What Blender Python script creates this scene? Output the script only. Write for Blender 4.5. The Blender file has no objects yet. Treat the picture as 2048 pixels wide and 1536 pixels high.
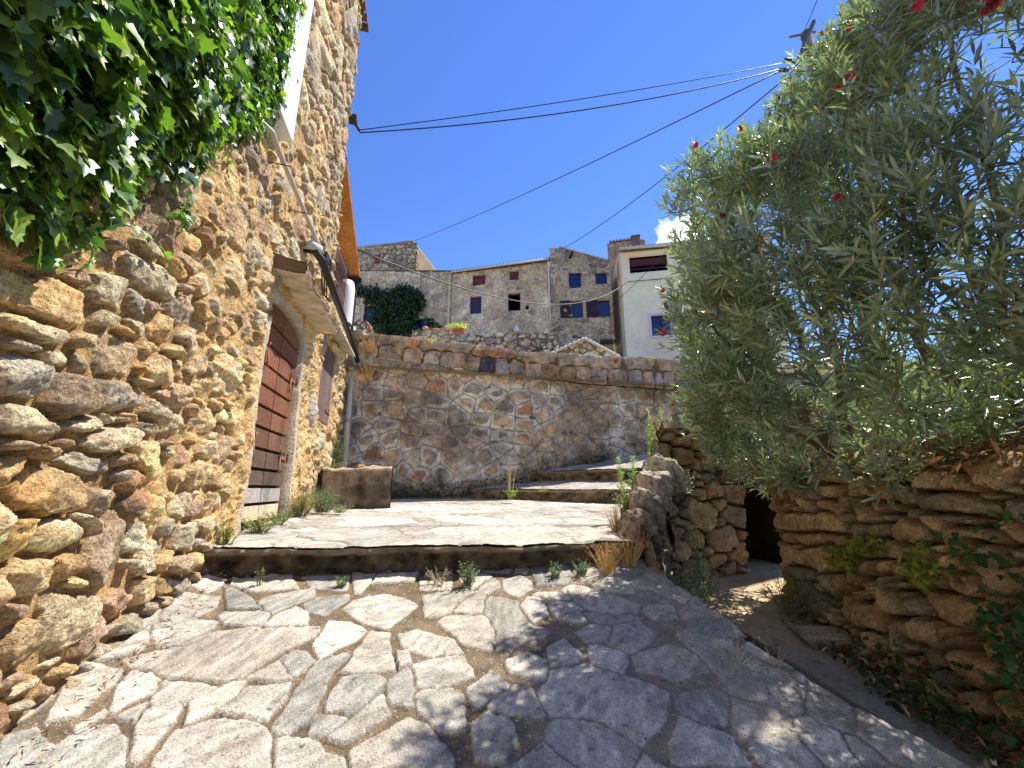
import bpy, math, random
import numpy as np
from mathutils import Vector
random.seed(7); RNG = np.random.default_rng(11)
SC = bpy.context.scene; COL = SC.collection
# ------------------------------------------------------------------ camera
F = 850.0; PITCH = math.radians(13.9)
cd = bpy.data.cameras.new('camera'); cam = bpy.data.objects.new('camera', cd); COL.objects.link(cam)
cd.sensor_width = 36; cd.lens = 36*F/2048; cd.clip_start = .05; cd.clip_end = 3000
cam.location = (0, 0, 0); cam.rotation_euler = (math.pi/2+PITCH, 0, 0); SC.camera = cam
# ------------------------------------------------------------------ sun and sky
SUN = Vector((.43, .27, .86)).normalized()
EL = math.asin(SUN.z); AZ = math.atan2(SUN.x, SUN.y)
w = bpy.data.worlds.new('World'); SC.world = w; w.use_nodes = True
nt = w.node_tree; nd = nt.nodes; lk = nt.links; bgn = nd['Background']
sky = nd.new('ShaderNodeTexSky'); sky.sky_type = 'NISHITA'; sky.sun_disc = False
sky.sun_elevation = EL; sky.sun_rotation = AZ; sky.air_density = 1.0; sky.dust_density = .0; sky.ozone_density = 3.5; sky.altitude = 400
tc = nd.new('ShaderNodeTexCoord')
def vray(x, y):
    u = (x-1024)/F; v = (768-y)/F
    return Vector((u, math.cos(PITCH)-v*math.sin(PITCH), math.sin(PITCH)+v*math.cos(PITCH)))
cl = vray(1362, 470).normalized()
dp = nd.new('ShaderNodeVectorMath'); dp.operation = 'DISTANCE'; dp.inputs[1].default_value = cl
lk.new(tc.outputs['Generated'], dp.inputs[0])
nz = nd.new('ShaderNodeTexNoise'); nz.inputs['Scale'].default_value = 22; nz.inputs['Detail'].default_value = 8
lk.new(tc.outputs['Generated'], nz.inputs['Vector'])
ma = nd.new('ShaderNodeMath'); ma.operation = 'MULTIPLY_ADD'; ma.inputs[1].default_value = .09; lk.new(nz.outputs['Fac'], ma.inputs[0]); lk.new(dp.outputs['Value'], ma.inputs[2])
mr = nd.new('ShaderNodeMapRange'); mr.inputs['From Min'].default_value = .092; mr.inputs['From Max'].default_value = .075
lk.new(ma.outputs[0], mr.inputs['Value'])
hs = nd.new('ShaderNodeHueSaturation'); hs.inputs['Value'].default_value = 1.0; hs.inputs['Saturation'].default_value = 1.2; hs.inputs['Hue'].default_value = .515; lk.new(sky.outputs[0], hs.inputs['Color'])
mx = nd.new('ShaderNodeMix'); mx.data_type = 'RGBA'; lk.new(mr.outputs[0], mx.inputs['Factor']); lk.new(hs.outputs[0], mx.inputs['A']); mx.inputs['B'].default_value = (8.5, 8.8, 9.3, 1)
lk.new(mx.outputs['Result'], bgn.inputs[0]); bgn.inputs[1].default_value = .15
sl = bpy.data.lights.new('sun', 'SUN'); so = bpy.data.objects.new('sun', sl); COL.objects.link(so)
sl.energy = 4.7; sl.angle = math.radians(.5); sl.color = (1, .95, .87)
so.rotation_euler = SUN.to_track_quat('Z', 'Y').to_euler()
SC.view_settings.view_transform = 'Standard'; SC.view_settings.look = 'None'; SC.view_settings.exposure = .78; SC.view_settings.gamma = 1
SC.cycles.max_bounces = 6; SC.cycles.diffuse_bounces = 4; SC.cycles.transparent_max_bounces = 8

# ------------------------------------------------------------------ helpers
def ray(x, y):
    return np.array(vray(x, y))
def at(x, y, Y):
    p = ray(x, y); return p*Y/p[1]
def tag(o, label=None, cat=None, group=None, kind=None):
    if label: o['label'] = label
    if cat: o['category'] = cat
    if group: o['group'] = group
    if kind: o['kind'] = kind
    return o
def thing(name, label, cat, loc=(0, 0, 0), group=None):
    o = bpy.data.objects.new(name, None); COL.objects.link(o); o.location = loc; o.empty_display_size = .1
    return tag(o, label, cat, group)
def lin(c):
    c = np.asarray(c, float)/255.; return np.where(c < .04045, c/12.92, ((c+.055)/1.055)**2.4)
def link_mesh(name, V, faces, mat, parent=None, col=None, smooth=False, sizes=None):
    """faces: (n,k) int array, or flat loop array with sizes"""
    V = np.asarray(V, np.float32); me = bpy.data.meshes.new(name)
    if sizes is None:
        faces = np.asarray(faces, np.int32); k = faces.shape[1]; sizes = np.full(len(faces), k, np.int32); flat = faces.ravel()
    else:
        flat = np.asarray(faces, np.int32); sizes = np.asarray(sizes, np.int32)
    if parent is not None:
        V = V-np.array(parent_world(parent), np.float32)
    me.vertices.add(len(V)); me.vertices.foreach_set('co', V.ravel())
    me.loops.add(len(flat)); me.loops.foreach_set('vertex_index', flat)
    me.polygons.add(len(sizes)); st = np.concatenate([[0], np.cumsum(sizes)[:-1]]).astype(np.int32)
    me.polygons.foreach_set('loop_start', st); me.polygons.foreach_set('loop_total', sizes)
    me.polygons.foreach_set('use_smooth', np.full(len(sizes), bool(smooth)) if np.isscalar(smooth) else np.asarray(smooth, bool))
    if col is not None:
        a = me.color_attributes.new('col', 'FLOAT_COLOR', 'POINT')
        c4 = np.ones((len(V), 4), np.float32); c4[:, :col.shape[1]] = col; a.data.foreach_set('color', c4.ravel())
    me.update(calc_edges=True); me.validate()
    me.materials.append(mat); o = bpy.data.objects.new(name, me); COL.objects.link(o)
    if parent is not None: o.parent = parent
    return o
def parent_world(p):
    v = Vector((0, 0, 0))
    while p is not None: v = v+p.location; p = p.parent
    return v
class MB:
    def __init__(s): s.V = []; s.f = []; s.n = []; s.c = []; s.k = 0; s.sm = []
    def add(s, V, faces, col=None, sm=None):
        s.sm.extend(sm if sm is not None else [False]*len(faces))
        V = np.asarray(V, float).reshape(-1, 3)
        for f in faces: s.f.extend([i+s.k for i in f]); s.n.append(len(f))
        s.V.append(V); s.c.append(np.tile(np.array(col if col is not None else (.5, .5, .5), float)[None, :3], (len(V), 1))); s.k += len(V)
    def hexa(s, P, col=None):   # 8 points: bottom 4 ccw, top 4 ccw
        s.add(P, [(3, 2, 1, 0), (4, 5, 6, 7), (0, 1, 5, 4), (1, 2, 6, 5), (2, 3, 7, 6), (3, 0, 4, 7)], col)
    def box(s, lo, hi, col=None, fr=None):
        x0, y0, z0 = lo; x1, y1, z1 = hi
        P = [(x0, y0, z0), (x1, y0, z0), (x1, y1, z0), (x0, y1, z0), (x0, y0, z1), (x1, y0, z1), (x1, y1, z1), (x0, y1, z1)]
        if fr: P = [fr(*p) for p in P]
        s.hexa(P, col)
    def tube(s, pts, r, n=6, col=None, cap=True):
        pts = [np.asarray(p, float) for p in pts]; rs = r if hasattr(r, '__len__') else [r]*len(pts)
        ring = []; V = []
        for i, p in enumerate(pts):
            t = pts[min(i+1, len(pts)-1)]-pts[max(i-1, 0)]; t = t/(np.linalg.norm(t)+1e-9)
            a = np.cross(t, (0, 0, 1) if abs(t[2]) < .9 else (1, 0, 0)); a /= np.linalg.norm(a)+1e-9; b = np.cross(t, a)
            for k in range(n):
                an = 2*math.pi*k/n; V.append(p+rs[i]*(a*math.cos(an)+b*math.sin(an)))
        fs = [(i*n+k, i*n+(k+1) % n, (i+1)*n+(k+1) % n, (i+1)*n+k) for i in range(len(pts)-1) for k in range(n)]
        ns = len(fs)
        if cap: fs += [tuple(range(n))[::-1], tuple((len(pts)-1)*n+k for k in range(n))]
        s.add(V, fs, col, [n > 4]*ns+[False]*(len(fs)-ns))
    def build(s, name, mat, parent=None, smooth=False):
        return link_mesh(name, np.concatenate(s.V), s.f, mat, parent, np.concatenate(s.c), True if smooth else s.sm, s.n)
def bevel(o, wd=.006, seg=2):
    m = o.modifiers.new('bevel', 'BEVEL'); m.width = wd; m.segments = seg; m.limit_method = 'ANGLE'; return o
# ---- noise
_T = np.random.default_rng(3).random(65536).astype(np.float32)
def _h(ix, iy, s): return _T[((ix*374761393 + iy*668265263 + s*1442695041) ^ ((ix*iy)*1274126177 >> 3)) & 65535]
def vn(x, y, s=0):
    x0 = np.floor(x).astype(np.int64); y0 = np.floor(y).astype(np.int64); fx = x-x0; fy = y-y0
    fx = fx*fx*(3-2*fx); fy = fy*fy*(3-2*fy)
    a = _h(x0, y0, s); b = _h(x0+1, y0, s); c = _h(x0, y0+1, s); d = _h(x0+1, y0+1, s)
    return (a+(b-a)*fx)*(1-fy)+(c+(d-c)*fx)*fy-.5
def fbm(x, y, s=0, o=4, g=.5):
    r = 0; a = 1
    for i in range(o):
        r = r+a*vn(x, y, s+i*17); x = x*2.03+5.1; y = y*2.01+1.7; a *= g
    return r
def ridge(x, y, s=0, o=4):
    r = 0; a = 1
    for i in range(o):
        r = r+a*(.5-2*np.abs(vn(x, y, s+i*13))); x = x*2.1+3.3; y = y*2.07+9.1; a *= .5
    return r
def sm(a, b, x):
    t = np.clip((x-a)/(b-a), 0, 1); return t*t*(3-2*t)
# ---- cellular stones
def segd(P, S):    # P (N,2)  S (K,5) -> (N,K)
    a = S[None, :, :2]; ab = (S[:, 2:4]-S[:, :2])[None]; ap = P[:, None]-a
    t = np.clip((ap*ab).sum(2)/((ab*ab).sum(2)+1e-9), 0, 1)[..., None]
    q = ap-t*ab; return np.sqrt((q*q).sum(2))-S[None, :, 4]
def polysdf(P, Q):
    n = len(Q); d = np.full(len(P), 1e9); ins = np.zeros(len(P), bool)
    for i in range(n):
        a = Q[i]; b = Q[(i+1) % n]; ab = b-a; ap = P-a
        t = np.clip((ap@ab)/(ab@ab+1e-12), 0, 1); q = ap-t[:, None]*ab; d = np.minimum(d, (q*q).sum(1))
        c = ((a[1] > P[:, 1]) != (b[1] > P[:, 1])) & (P[:, 0] < (b[0]-a[0])*(P[:, 1]-a[1])/(b[1]-a[1]+1e-12)+a[0]); ins ^= c
    d = np.sqrt(d); return np.where(ins, -d, d)
def fill_seeds(S, polys, bounds, classes, rng, ang=.35, squeeze=1.0):
    """classes: list of (radius, half-length factor, attempts)"""
    S = list(map(tuple, S)); x0, y0, x1, y1 = bounds
    for r, hl, n in classes:
        for _ in range(n):
            cx = rng.uniform(x0, x1); cy = rng.uniform(y0, y1); rr = r*rng.uniform(.8, 1.15); L = rr*hl*rng.uniform(.2, 1.2); a = rng.normal(0, ang)
            dx = L*math.cos(a); dy = L*math.sin(a)
            P = np.array([(cx-dx, cy-dy), (cx, cy), (cx+dx, cy+dy)])
            if S:
                A = np.array(S); k = (np.abs((A[:, 0]+A[:, 2])/2-cx) < 1.2) & (np.abs((A[:, 1]+A[:, 3])/2-cy) < .9)
                if k.any() and segd(P, A[k]).min() < rr*squeeze: continue
            bad = False
            for q, bb in polys:
                if bb[0]-rr < cx < bb[2]+rr and bb[1]-rr < cy < bb[3]+rr and polysdf(P, q).min() < rr*.7: bad = True; break
            if bad: continue
            S.append((cx-dx, cy-dy, cx+dx, cy+dy, rr))
    return np.array(S, float)
def cells(X, Y, S, polys=(), tile=36, K=22):
    """X,Y 2-D arrays -> F1,F2,id"""
    F1 = np.empty(X.shape); F2 = np.empty(X.shape); ID = np.empty(X.shape, int); nS = len(S)
    for i in range(0, X.shape[0], tile):
        for j in range(0, X.shape[1], tile):
            xs = X[i:i+tile, j:j+tile]; ys = Y[i:i+tile, j:j+tile]; P = np.stack([xs.ravel(), ys.ravel()], 1)
            c = P.mean(0, keepdims=True); hd = np.abs(P-c).max()*1.5
            d = segd(c, S)[0]; k = np.argpartition(d, min(K, nS-1))[:K]; d2 = np.sort(d)[1]
            far = np.where(d < d2+2*hd)[0]
            if len(far) > K: k = far[:90]
            D = segd(P, S[k]); ids = list(k)
            for m, (q, bb) in enumerate(polys):
                if bb[0]-.3 < c[0, 0]+hd and bb[2]+.3 > c[0, 0]-hd and bb[1]-.3 < c[0, 1]+hd and bb[3]+.3 > c[0, 1]-hd:
                    D = np.concatenate([D, polysdf(P, q)[:, None]], 1); ids.append(nS+m)
            ids = np.array(ids); r = np.arange(len(P)); a = D.argmin(1); f1 = D[r, a]; D[r, a] = 1e9; f2 = D.min(1)
            F1[i:i+tile, j:j+tile] = f1.reshape(xs.shape); F2[i:i+tile, j:j+tile] = f2.reshape(xs.shape); ID[i:i+tile, j:j+tile] = ids[a].reshape(xs.shape)
    return F1, F2, ID
def pick(ID, pal, wts, seed, var=.12, ch=.014):
    r = np.random.default_rng(seed); n = ID.max()+1; pal = lin(np.array(pal)); k = r.choice(len(pal), n, p=np.array(wts)/sum(wts))
    c = pal[k]*(1+r.normal(0, var, (n, 1)))*(1+r.normal(0, ch, (n, 3))); return np.clip(c, .01, .95)[ID]
def facets(U, V, ID, S, seed, slope=.3, n=3, ext=None):
    r = np.random.default_rng(seed); m = ID.max()+1
    C = np.zeros((m, 2)); k = min(m, len(S)); C[:k] = ((S[:, :2]+S[:, 2:4])/2)[:k]
    if ext is not None and m > len(S): C[len(S):] = ext[:m-len(S)]
    du = U-C[ID, 0]; dv = V-C[ID, 1]; h = None
    for i in range(n):
        g = r.normal(0, slope, (m, 2)); b = r.uniform(0, .02, m)
        q = g[ID, 0]*du+g[ID, 1]*dv+b[ID]; h = q if h is None else np.minimum(h, q)
    return h
def grid_faces(nu, nv, keep=None, flip=False):
    i, j = np.meshgrid(np.arange(nu-1), np.arange(nv-1), indexing='ij'); a = i*nv+j
    q = np.stack([a, a+nv, a+nv+1, a+1], -1)
    if flip: q = q[..., ::-1]
    if keep is not None:
        q = q[keep[:-1, :-1] & keep[1:, :-1] & keep[1:, 1:] & keep[:-1, 1:]]
    return q.reshape(-1, 4)
def grid_mesh(name, P, col, mat, parent=None, keep=None, flip=False, smooth=True):
    nu, nv = P.shape[:2]
    return link_mesh(name, P.reshape(-1, 3), grid_faces(nu, nv, keep, flip), mat, parent, col.reshape(-1, 3), smooth)
# ---- materials
def mat_attr(name, rough=.9, grain=90, gamt=.35, bump=.4, bscale=60, spot=None, spec=.3, dist=.01, big=2.5, bigamt=.2, streak=None, transl=0, coord='Object'):
    m = bpy.data.materials.new(name); m.use_nodes = True; t = m.node_tree; N = t.nodes; L = t.links; b = N['Principled BSDF']
    b.inputs['Roughness'].default_value = rough; b.inputs['Specular IOR Level'].default_value = spec
    a = N.new('ShaderNodeAttribute'); a.attribute_name = 'col'; tc = N.new('ShaderNodeTexCoord')
    src = tc.outputs[coord]
    if streak:
        mp = N.new('ShaderNodeMapping'); mp.inputs['Scale'].default_value = streak; L.new(src, mp.inputs[0]); src2 = mp.outputs[0]
    else: src2 = src
    def noise(sc, det, s=src):
        n = N.new('ShaderNodeTexNoise'); n.inputs['Scale'].default_value = sc; n.inputs['Detail'].default_value = det; n.inputs['Roughness'].default_value = .65; L.new(s, n.inputs['Vector']); return n.outputs['Fac']
    def rng(o, lo, hi, a0=.25, a1=.75):
        r = N.new('ShaderNodeMapRange'); r.inputs['From Min'].default_value = a0; r.inputs['From Max'].default_value = a1; r.inputs['To Min'].default_value = lo; r.inputs['To Max'].default_value = hi; L.new(o, r.inputs['Value']); return r.outputs[0]
    g = noise(grain, 5, src2); f1 = rng(g, 1-gamt, 1+gamt)
    f2 = rng(noise(big, 4), 1-bigamt, 1+bigamt)
    mu = N.new('ShaderNodeMath'); mu.operation = 'MULTIPLY'; L.new(f1, mu.inputs[0]); L.new(f2, mu.inputs[1])
    vm = N.new('ShaderNodeVectorMath'); vm.operation = 'SCALE'; L.new(a.outputs['Color'], vm.inputs[0]); L.new(mu.outputs[0], vm.inputs['Scale'])
    out = vm.outputs[0]
    for sp in (spot or []):   # (scale, lo, hi, colour)
        r = rng(noise(sp[0], 5), 0, 1, sp[1], sp[2]); mm = N.new('ShaderNodeMix'); mm.data_type = 'RGBA'; L.new(r, mm.inputs['Factor']); L.new(out, mm.inputs['A']); mm.inputs['B'].default_value = (*lin(sp[3]), 1); out = mm.outputs['Result']
    L.new(out, b.inputs['Base Color'])
    if bump:
        bn = N.new('ShaderNodeBump'); bn.inputs['Strength'].default_value = bump; bn.inputs['Distance'].default_value = dist; L.new(noise(bscale, 6), bn.inputs['Height']); L.new(bn.outputs[0], b.inputs['Normal'])
    if transl:
        tr = N.new('ShaderNodeBsdfTranslucent'); ms = N.new('ShaderNodeMixShader'); ms.inputs[0].default_value = transl
        vm2 = N.new('ShaderNodeVectorMath'); vm2.operation = 'MULTIPLY'; L.new(out, vm2.inputs[0]); vm2.inputs[1].default_value = (1.4, 1.8, .7); L.new(vm2.outputs[0], tr.inputs[0])
        L.new(b.outputs[0], ms.inputs[1]); L.new(tr.outputs[0], ms.inputs[2]); L.new(ms.outputs[0], N['Material Output'].inputs[0])
    return m
M_rub = mat_attr('rubble_stone', .95, 60, .6, 1., 48, dist=.035, spot=[(34, .62, .70, (128, 120, 104)), (70, .60, .65, (84, 64, 44)), (48, .64, .70, (236, 222, 190))])
M_dry = mat_attr('dry_wall_stone', .95, 60, .6, 1., 48, dist=.035, spot=[(14, .64, .76, (92, 92, 56)), (60, .60, .66, (60, 48, 36))])
M_ret = mat_attr('retaining_stone', .95, 30, .4, .8, 40, dist=.02, spot=[(22, .64, .70, (205, 200, 188)), (6, .6, .72, (66, 60, 54))])
M_pav = mat_attr('schist_flag', .85, 120, .48, .9, 90, dist=.012, spot=[(60, .60, .66, (206, 200, 188)), (30, .60, .70, (98, 97, 95)), (95, .61, .67, (84, 80, 74)), (14, .66, .72, (176, 150, 96))])
M_far = mat_attr('far_masonry', .95, 9, .55, .8, 8, dist=.08, bigamt=.25, big=.7)
M_conc = mat_attr('concrete', .9, 60, .3, .5, 60, spot=[(5, .58, .75, (70, 62, 48))])
M_render = mat_attr('smooth_render', .9, 3, .08, .2, 12, dist=.02, big=.5, bigamt=.1)
M_wood = mat_attr('weathered_wood', .85, 16, .6, .7, 30, streak=(1, 1, 9), dist=.004, big=2, bigamt=.3)
M_plain = mat_attr('painted', .6, 20, .08, .1, 40, bigamt=.06)
M_metal = mat_attr('dark_metal', .5, 30, .2, .1, 40, spec=.5)
M_rust = mat_attr('rusty_iron', .8, 60, .4, .4, 90)
M_soil = mat_attr('soil', 1.0, 50, .4, .8, 50, dist=.02)
M_leafo = mat_attr('oleander_leaf', .36, 8, .25, 0, 1, spec=.8, big=3, bigamt=.25, transl=.2)
for _n in M_leafo.node_tree.nodes:
    if _n.type == 'BSDF_PRINCIPLED': _n.inputs['Coat Weight'].default_value = .7; _n.inputs['Coat Roughness'].default_value = .16
M_leafi = mat_attr('ivy_leaf', .36, 30, .25, .15, 60, spec=.6, big=5, bigamt=.3, transl=.3)
M_leaf = mat_attr('weed_leaf', .6, 30, .25, 0, 1, spec=.3, big=5, bigamt=.2, transl=.3)
M_litter = mat_attr('dead_leaf', 1., 30, .3, 0, 1, spec=0)
M_bark = mat_attr('bark', .85, 40, .3, .3, 40)
M_petal = mat_attr('petal', .6, 30, .15, 0, 1, transl=.25)
def glass(name, col):
    m = bpy.data.materials.new(name); m.use_nodes = True; b = m.node_tree.nodes['Principled BSDF']
    b.inputs['Base Color'].default_value = (*lin(col), 1); b.inputs['Roughness'].default_value = .08; b.inputs['Specular IOR Level'].default_value = .8
    t = m.node_tree; n = t.nodes.new('ShaderNodeTexNoise'); n.inputs['Scale'].default_value = 2; bn = t.nodes.new('ShaderNodeBump'); bn.inputs['Strength'].default_value = .05
    t.links.new(n.outputs['Fac'], bn.inputs['Height']); t.links.new(bn.outputs[0], b.inputs['Normal']); return m
M_glass = glass('window_glass', (18, 32, 74)); M_dark = glass('room_shade', (12, 10, 10)); M_dark.node_tree.nodes['Principled BSDF'].inputs['Roughness'].default_value = 1  # matte black colour stands for the unlit space behind openings
M_dark.node_tree.nodes['Principled BSDF'].inputs['Specular IOR Level'].default_value = 0

# ------------------------------------------------------------------ left house wall frame: s along, n out, z up
D = np.array([-.198, .980, 0]); D /= np.linalg.norm(D); NN = np.array([D[1], -D[0], 0]); WN = -1.6
def lw(s, o, z): return D*s+NN*(WN+o)+np.array([0, 0, z])      # o = metres proud of the wall
def lwpix(x, y):
    r = ray(x, y); p = r*WN/(r@NN); return p@D, p[2]
def ground_ramp(x, y): return -.68-.24*(3.45-y)

# ================================================================== GROUND SETTING
def flat(name, P, col, mat, kind='structure'):
    mb = MB(); mb.add(P, [tuple(range(len(P)))], col); return tag(mb.build(name, mat), kind=kind)
flat('ground', [(-1500, -1500, -2.2), (1500, -1500, -2.2), (1500, 1500, -2.2), (-1500, 1500, -2.2)], lin((120, 105, 78)), M_soil)
# hillside that rises behind the retaining wall
def hillz(x, y): return 2.6+np.clip(y-9.5, 0, 200)*.31+fbm(x*.2, y*.2, 5, 3)*.5-np.clip(y-60, 0, 200)*.2
hx = np.linspace(-90, 90, 70); hy = np.concatenate([[10.45], np.linspace(10.5, 40, 40), np.linspace(42, 160, 30)]); HX, HY = np.meshgrid(hx, hy, indexing='ij')
HZ = hillz(HX, HY); HZ[:, 0] = -2; P = np.stack([HX, HY, HZ], -1)
tag(grid_mesh('hillside', P, np.tile(lin((160, 142, 100)), P.shape[:2]+(1,)), M_soil), kind='structure')

# ---- paving
def rampix(x, y):
    r = ray(x, y); t = (-.68-.24*3.45)/(r[2]-.24*r[1]); return (r*t)[:2]
PA = '''885,425 935,385 1015,388 1000,410 945,447 880,435|1065,372 1320,362 1345,418 1170,430 1060,400|1025,410 1100,430 1185,500 1180,512 1040,505 1022,450|1190,465 1235,450 1415,420 1415,455 1245,527 1215,520 1185,490|1385,362 1590,345 1570,415 1420,412|1605,340 1700,338 1705,360 1640,428 1615,425|715,580 790,475 985,455 975,500 850,570 740,585|990,550 1030,530 1215,530 1210,570 1160,598 1020,580|1230,560 1340,510 1395,530 1385,595 1200,600|1390,480 1440,450 1580,430 1580,455 1490,520 1400,515|1570,500 1620,460 1750,430 1840,445 1890,480 1760,585 1660,560|690,650 700,625 860,570 970,575 960,600 870,655 730,705|565,770 720,715 950,625 1150,603 1430,600 1420,640 1200,750 1090,835 1000,840 760,830 700,800 600,795|1430,660 1500,565 1590,560 1665,605 1600,650 1460,725|415,810 660,640 655,690 630,730 470,790|1280,740 1330,700 1390,705 1420,745 1350,800 1310,805|1130,835 1270,755 1320,835 1290,845|1560,790 1680,610 1765,620 1790,780 1700,795|1250,1040 1360,870 1430,760 1570,720 1580,740 1510,800 1490,870 1400,1020 1270,1085|1500,930 1560,830 1680,810 1745,840 1735,900 1600,1000 1500,985|1755,860 1850,780 1885,800 1880,935 1780,940|200,1075 345,830 580,825 430,940 350,1020|495,990 560,830 600,810 680,815 725,860 710,890 600,930|700,960 725,850 830,840 965,870 950,890 820,940|860,1030 880,940 1050,862 1095,860 1075,920 940,1000|1000,990 1110,890 1310,858 1290,920 1200,1030 1110,1005|595,1180 640,1000 810,965 820,985 760,1060 640,1200|540,1000 660,950 600,1030 555,1020|355,1055 450,995 470,1005 370,1068|700,1220 790,1080 960,1030 1120,1030 1235,1080 1220,1300 700,1300|0,1190 170,1115 260,1160 370,1070 510,1045 560,1110 550,1200 540,1300 0,1300|1245,1220 1260,1100 1350,1110 1440,1120 1460,1170 1560,1200 1570,1300 1240,1300|1410,1080 1430,1010 1520,985 1590,1010 1450,1100|1500,1095 1740,895 1760,1000 1590,1120|1610,1170 1860,1010 1930,1050 2010,1130 2048,1180 2048,1300 1650,1300 1610,1210|1900,900 1960,870 2048,870 2100,900 2110,1040 2000,1050 1910,980|1800,710 1850,710 1870,745 1820,765|1820,620 1900,600 2048,640 2100,700 1960,715 1850,690|1890,760 2000,725 2100,720 2150,800 1990,860 1900,850 1885,790|1720,345 1900,335 1870,375 1700,385|1915,405 1920,370 2048,350 2048,410'''
PB = '''470,400 510,365 680,360 690,470 660,490 500,495|710,370 780,375 840,405 820,425 715,420|730,430 845,435 830,470 760,475|310,470 400,440 460,470 465,510 390,555 310,520|160,395 330,380 350,400 320,420 200,420|650,530 700,500 800,510 950,570 1080,610 1050,650 880,655 780,630|405,620 440,570 520,570 560,660 470,700 410,650|580,590 700,610 750,640 620,680 575,640|480,560 520,540 640,545 700,575 560,580|620,700 740,645 790,700 770,720|785,660 870,665 1100,680 1040,710 870,720 800,690|330,940 440,890 550,930 540,1030 350,1000|950,740 1080,710 1180,790 1060,890 930,840|1060,910 1250,850 1400,900 1480,1000 1300,1060 1080,980|1130,610 1270,620 1290,690 1180,700 1110,650|140,1300 230,1230 340,1280 380,1370 300,1500 160,1480|1270,1420 1330,1280 1600,1380 1700,1536 1290,1536|1690,870 1750,820 1900,930 2000,980 1870,960|560,860 660,820 740,900 700,960 580,960'''
polys = []
for src, ox, oy, sc in ((PA, 0, 1000, 2.2756), (PB, 900, 1000, 2.866)):
    for s in src.split('|'):
        q = np.array([rampix(ox+float(a)/sc, oy+float(b)/sc) for a, b in (v.split(',') for v in s.split())]); c_ = q.mean(0); q = c_+(q-c_)*(1+.020/np.sqrt(((q-c_)**2).sum(1)).mean()); polys.append((q, (*q.min(0), *q.max(0))))
PAVC = [(184, 176, 160), (198, 190, 172), (172, 166, 154), (190, 181, 162), (164, 159, 148), (208, 200, 182)]
def paving(name, P0, S, polys, seed, joint=(.003, .008), H=.011, flushf=None, mat=None, dry=1.):
    """P0 (nu,nv,3) base points; adds flags"""
    X, Y = P0[..., 0], P0[..., 1]
    wx = X+fbm(X*11, Y*11, seed, 4)*.013; wy = Y+fbm(X*11, Y*11, seed+50, 4)*.013
    F1, F2, ID = cells(wx, wy, S, polys); t = (F2-F1)/2; nS = len(S)
    t = np.where(ID >= nS, np.minimum(t, -F1+.004), np.minimum(t, .12-F1)) if polys else t
    t = t+fbm(X*30, Y*30, seed+9, 3)*.006
    m = sm(joint[0], joint[1], t)
    r = np.random.default_rng(seed); n = ID.max()+1; off = r.normal(0, .004, n)[ID]; fl = facets(X, Y, ID, S, seed, .012, 2, [q.mean(0) for q, _ in polys])
    ang = r.uniform(0, 3.14, n)[ID]*.5+.1; gx = X*np.cos(ang)+Y*np.sin(ang); gy = -X*np.sin(ang)+Y*np.cos(ang)
    str_ = fbm(gx*9+ID, gy*42, seed+3, 4)+.8*fbm(X*55, Y*55, seed+33, 2)
    h = m*(H+off+fl*.5+str_*.0025)+fbm(X*25, Y*25, seed+1, 3)*.004*(1-m*.5)
    col = pick(ID, PAVC, [3, 3, 3, 2, 1.2, 1.6], seed, .10, .006)
    col = col*(1+str_[..., None]*.26)*(1+fbm(X*3, Y*3, seed+5, 3)[..., None]*.3)*(1+fbm(gx*14, gy*30, seed+14, 4)[..., None]*.55)
    mort = lin((122, 104, 80))*(1+fbm(X*14, Y*14, seed+6, 4)[..., None]*.7); dirt = sm(.1, .4, fbm(X*2.2, Y*2.2, seed+7, 3))[..., None]
    mort = mort*(1-dirt*.55)+lin((112, 92, 50))*dirt*.5
    mm = m[..., None]
    if flushf is not None:
        f = flushf(X, Y); h = h*(1-f*.5)+f*.006+f*fbm(X*12, Y*12, seed+22, 4)*.010; smear = lin((158, 142, 122))*(1+fbm(X*18, Y*18, seed+8, 4)[..., None]*.5)
        k = (f*sm(-.15, .2, fbm(X*4, Y*4, seed+12, 3)))[..., None]; mort = mort*(1-f[..., None])+smear*f[..., None]; col = col*(1-k*.35)+smear*k*.35
    C = col*mm+mort*(1-mm); P = P0.copy(); P[..., 2] += h
    return grid_mesh(name, P, np.clip(C, .01, .9), mat or M_pav, flip=False)
# right-hand edge of the ramp as x(y)
EY = np.array([-3, 0, 1.0, 1.94, 2.49, 3.1, 3.84, 4.2]); EX = np.array([2.0, 1.96, 1.85, 1.71, 1.50, 1.27, 1.10, 1.05])
ys = np.concatenate([np.linspace(-2.5, 1.2, 90), np.arange(1.208, 3.75, .0085)]); us = np.linspace(0, 1, 500)
U, YY = np.meshgrid(us, ys, indexing='ij'); xl = -1.57-.2*YY-.15; xr = np.interp(YY, EY, EX)+fbm(YY*3, YY*0, 2, 3)*.07+np.round(vn(YY*2.1, YY*0+4, 9)*3)*.03
XX = xl+U*(xr-xl); P0 = np.stack([XX, YY, ground_ramp(XX, YY)+fbm(XX*1.3, YY*1.3, 4, 2)*.02], -1)
# dirt bank against the left wall
bank = np.clip(1-(XX-xl)/.42, 0, 1)**1.5*.10*sm(.2, 2.2, YY)*(YY < 3.5); P0[..., 2] += bank
S = fill_seeds([], polys, (-2.9, -2.6, 2.3, 3.9), [(.17, 1.0, 500), (.11, 1.0, 1400), (.07, .8, 1500), (.05, .8, 900)], np.random.default_rng(5), 1.2, 1.0)
o = paving('pavement', P0, S, polys, 21, flushf=lambda x, y: sm(-.25, .35, x+.25*fbm(x*2, y*2, 1, 2)+.3*(1.9-y)))
tag(o, kind='structure')
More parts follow.
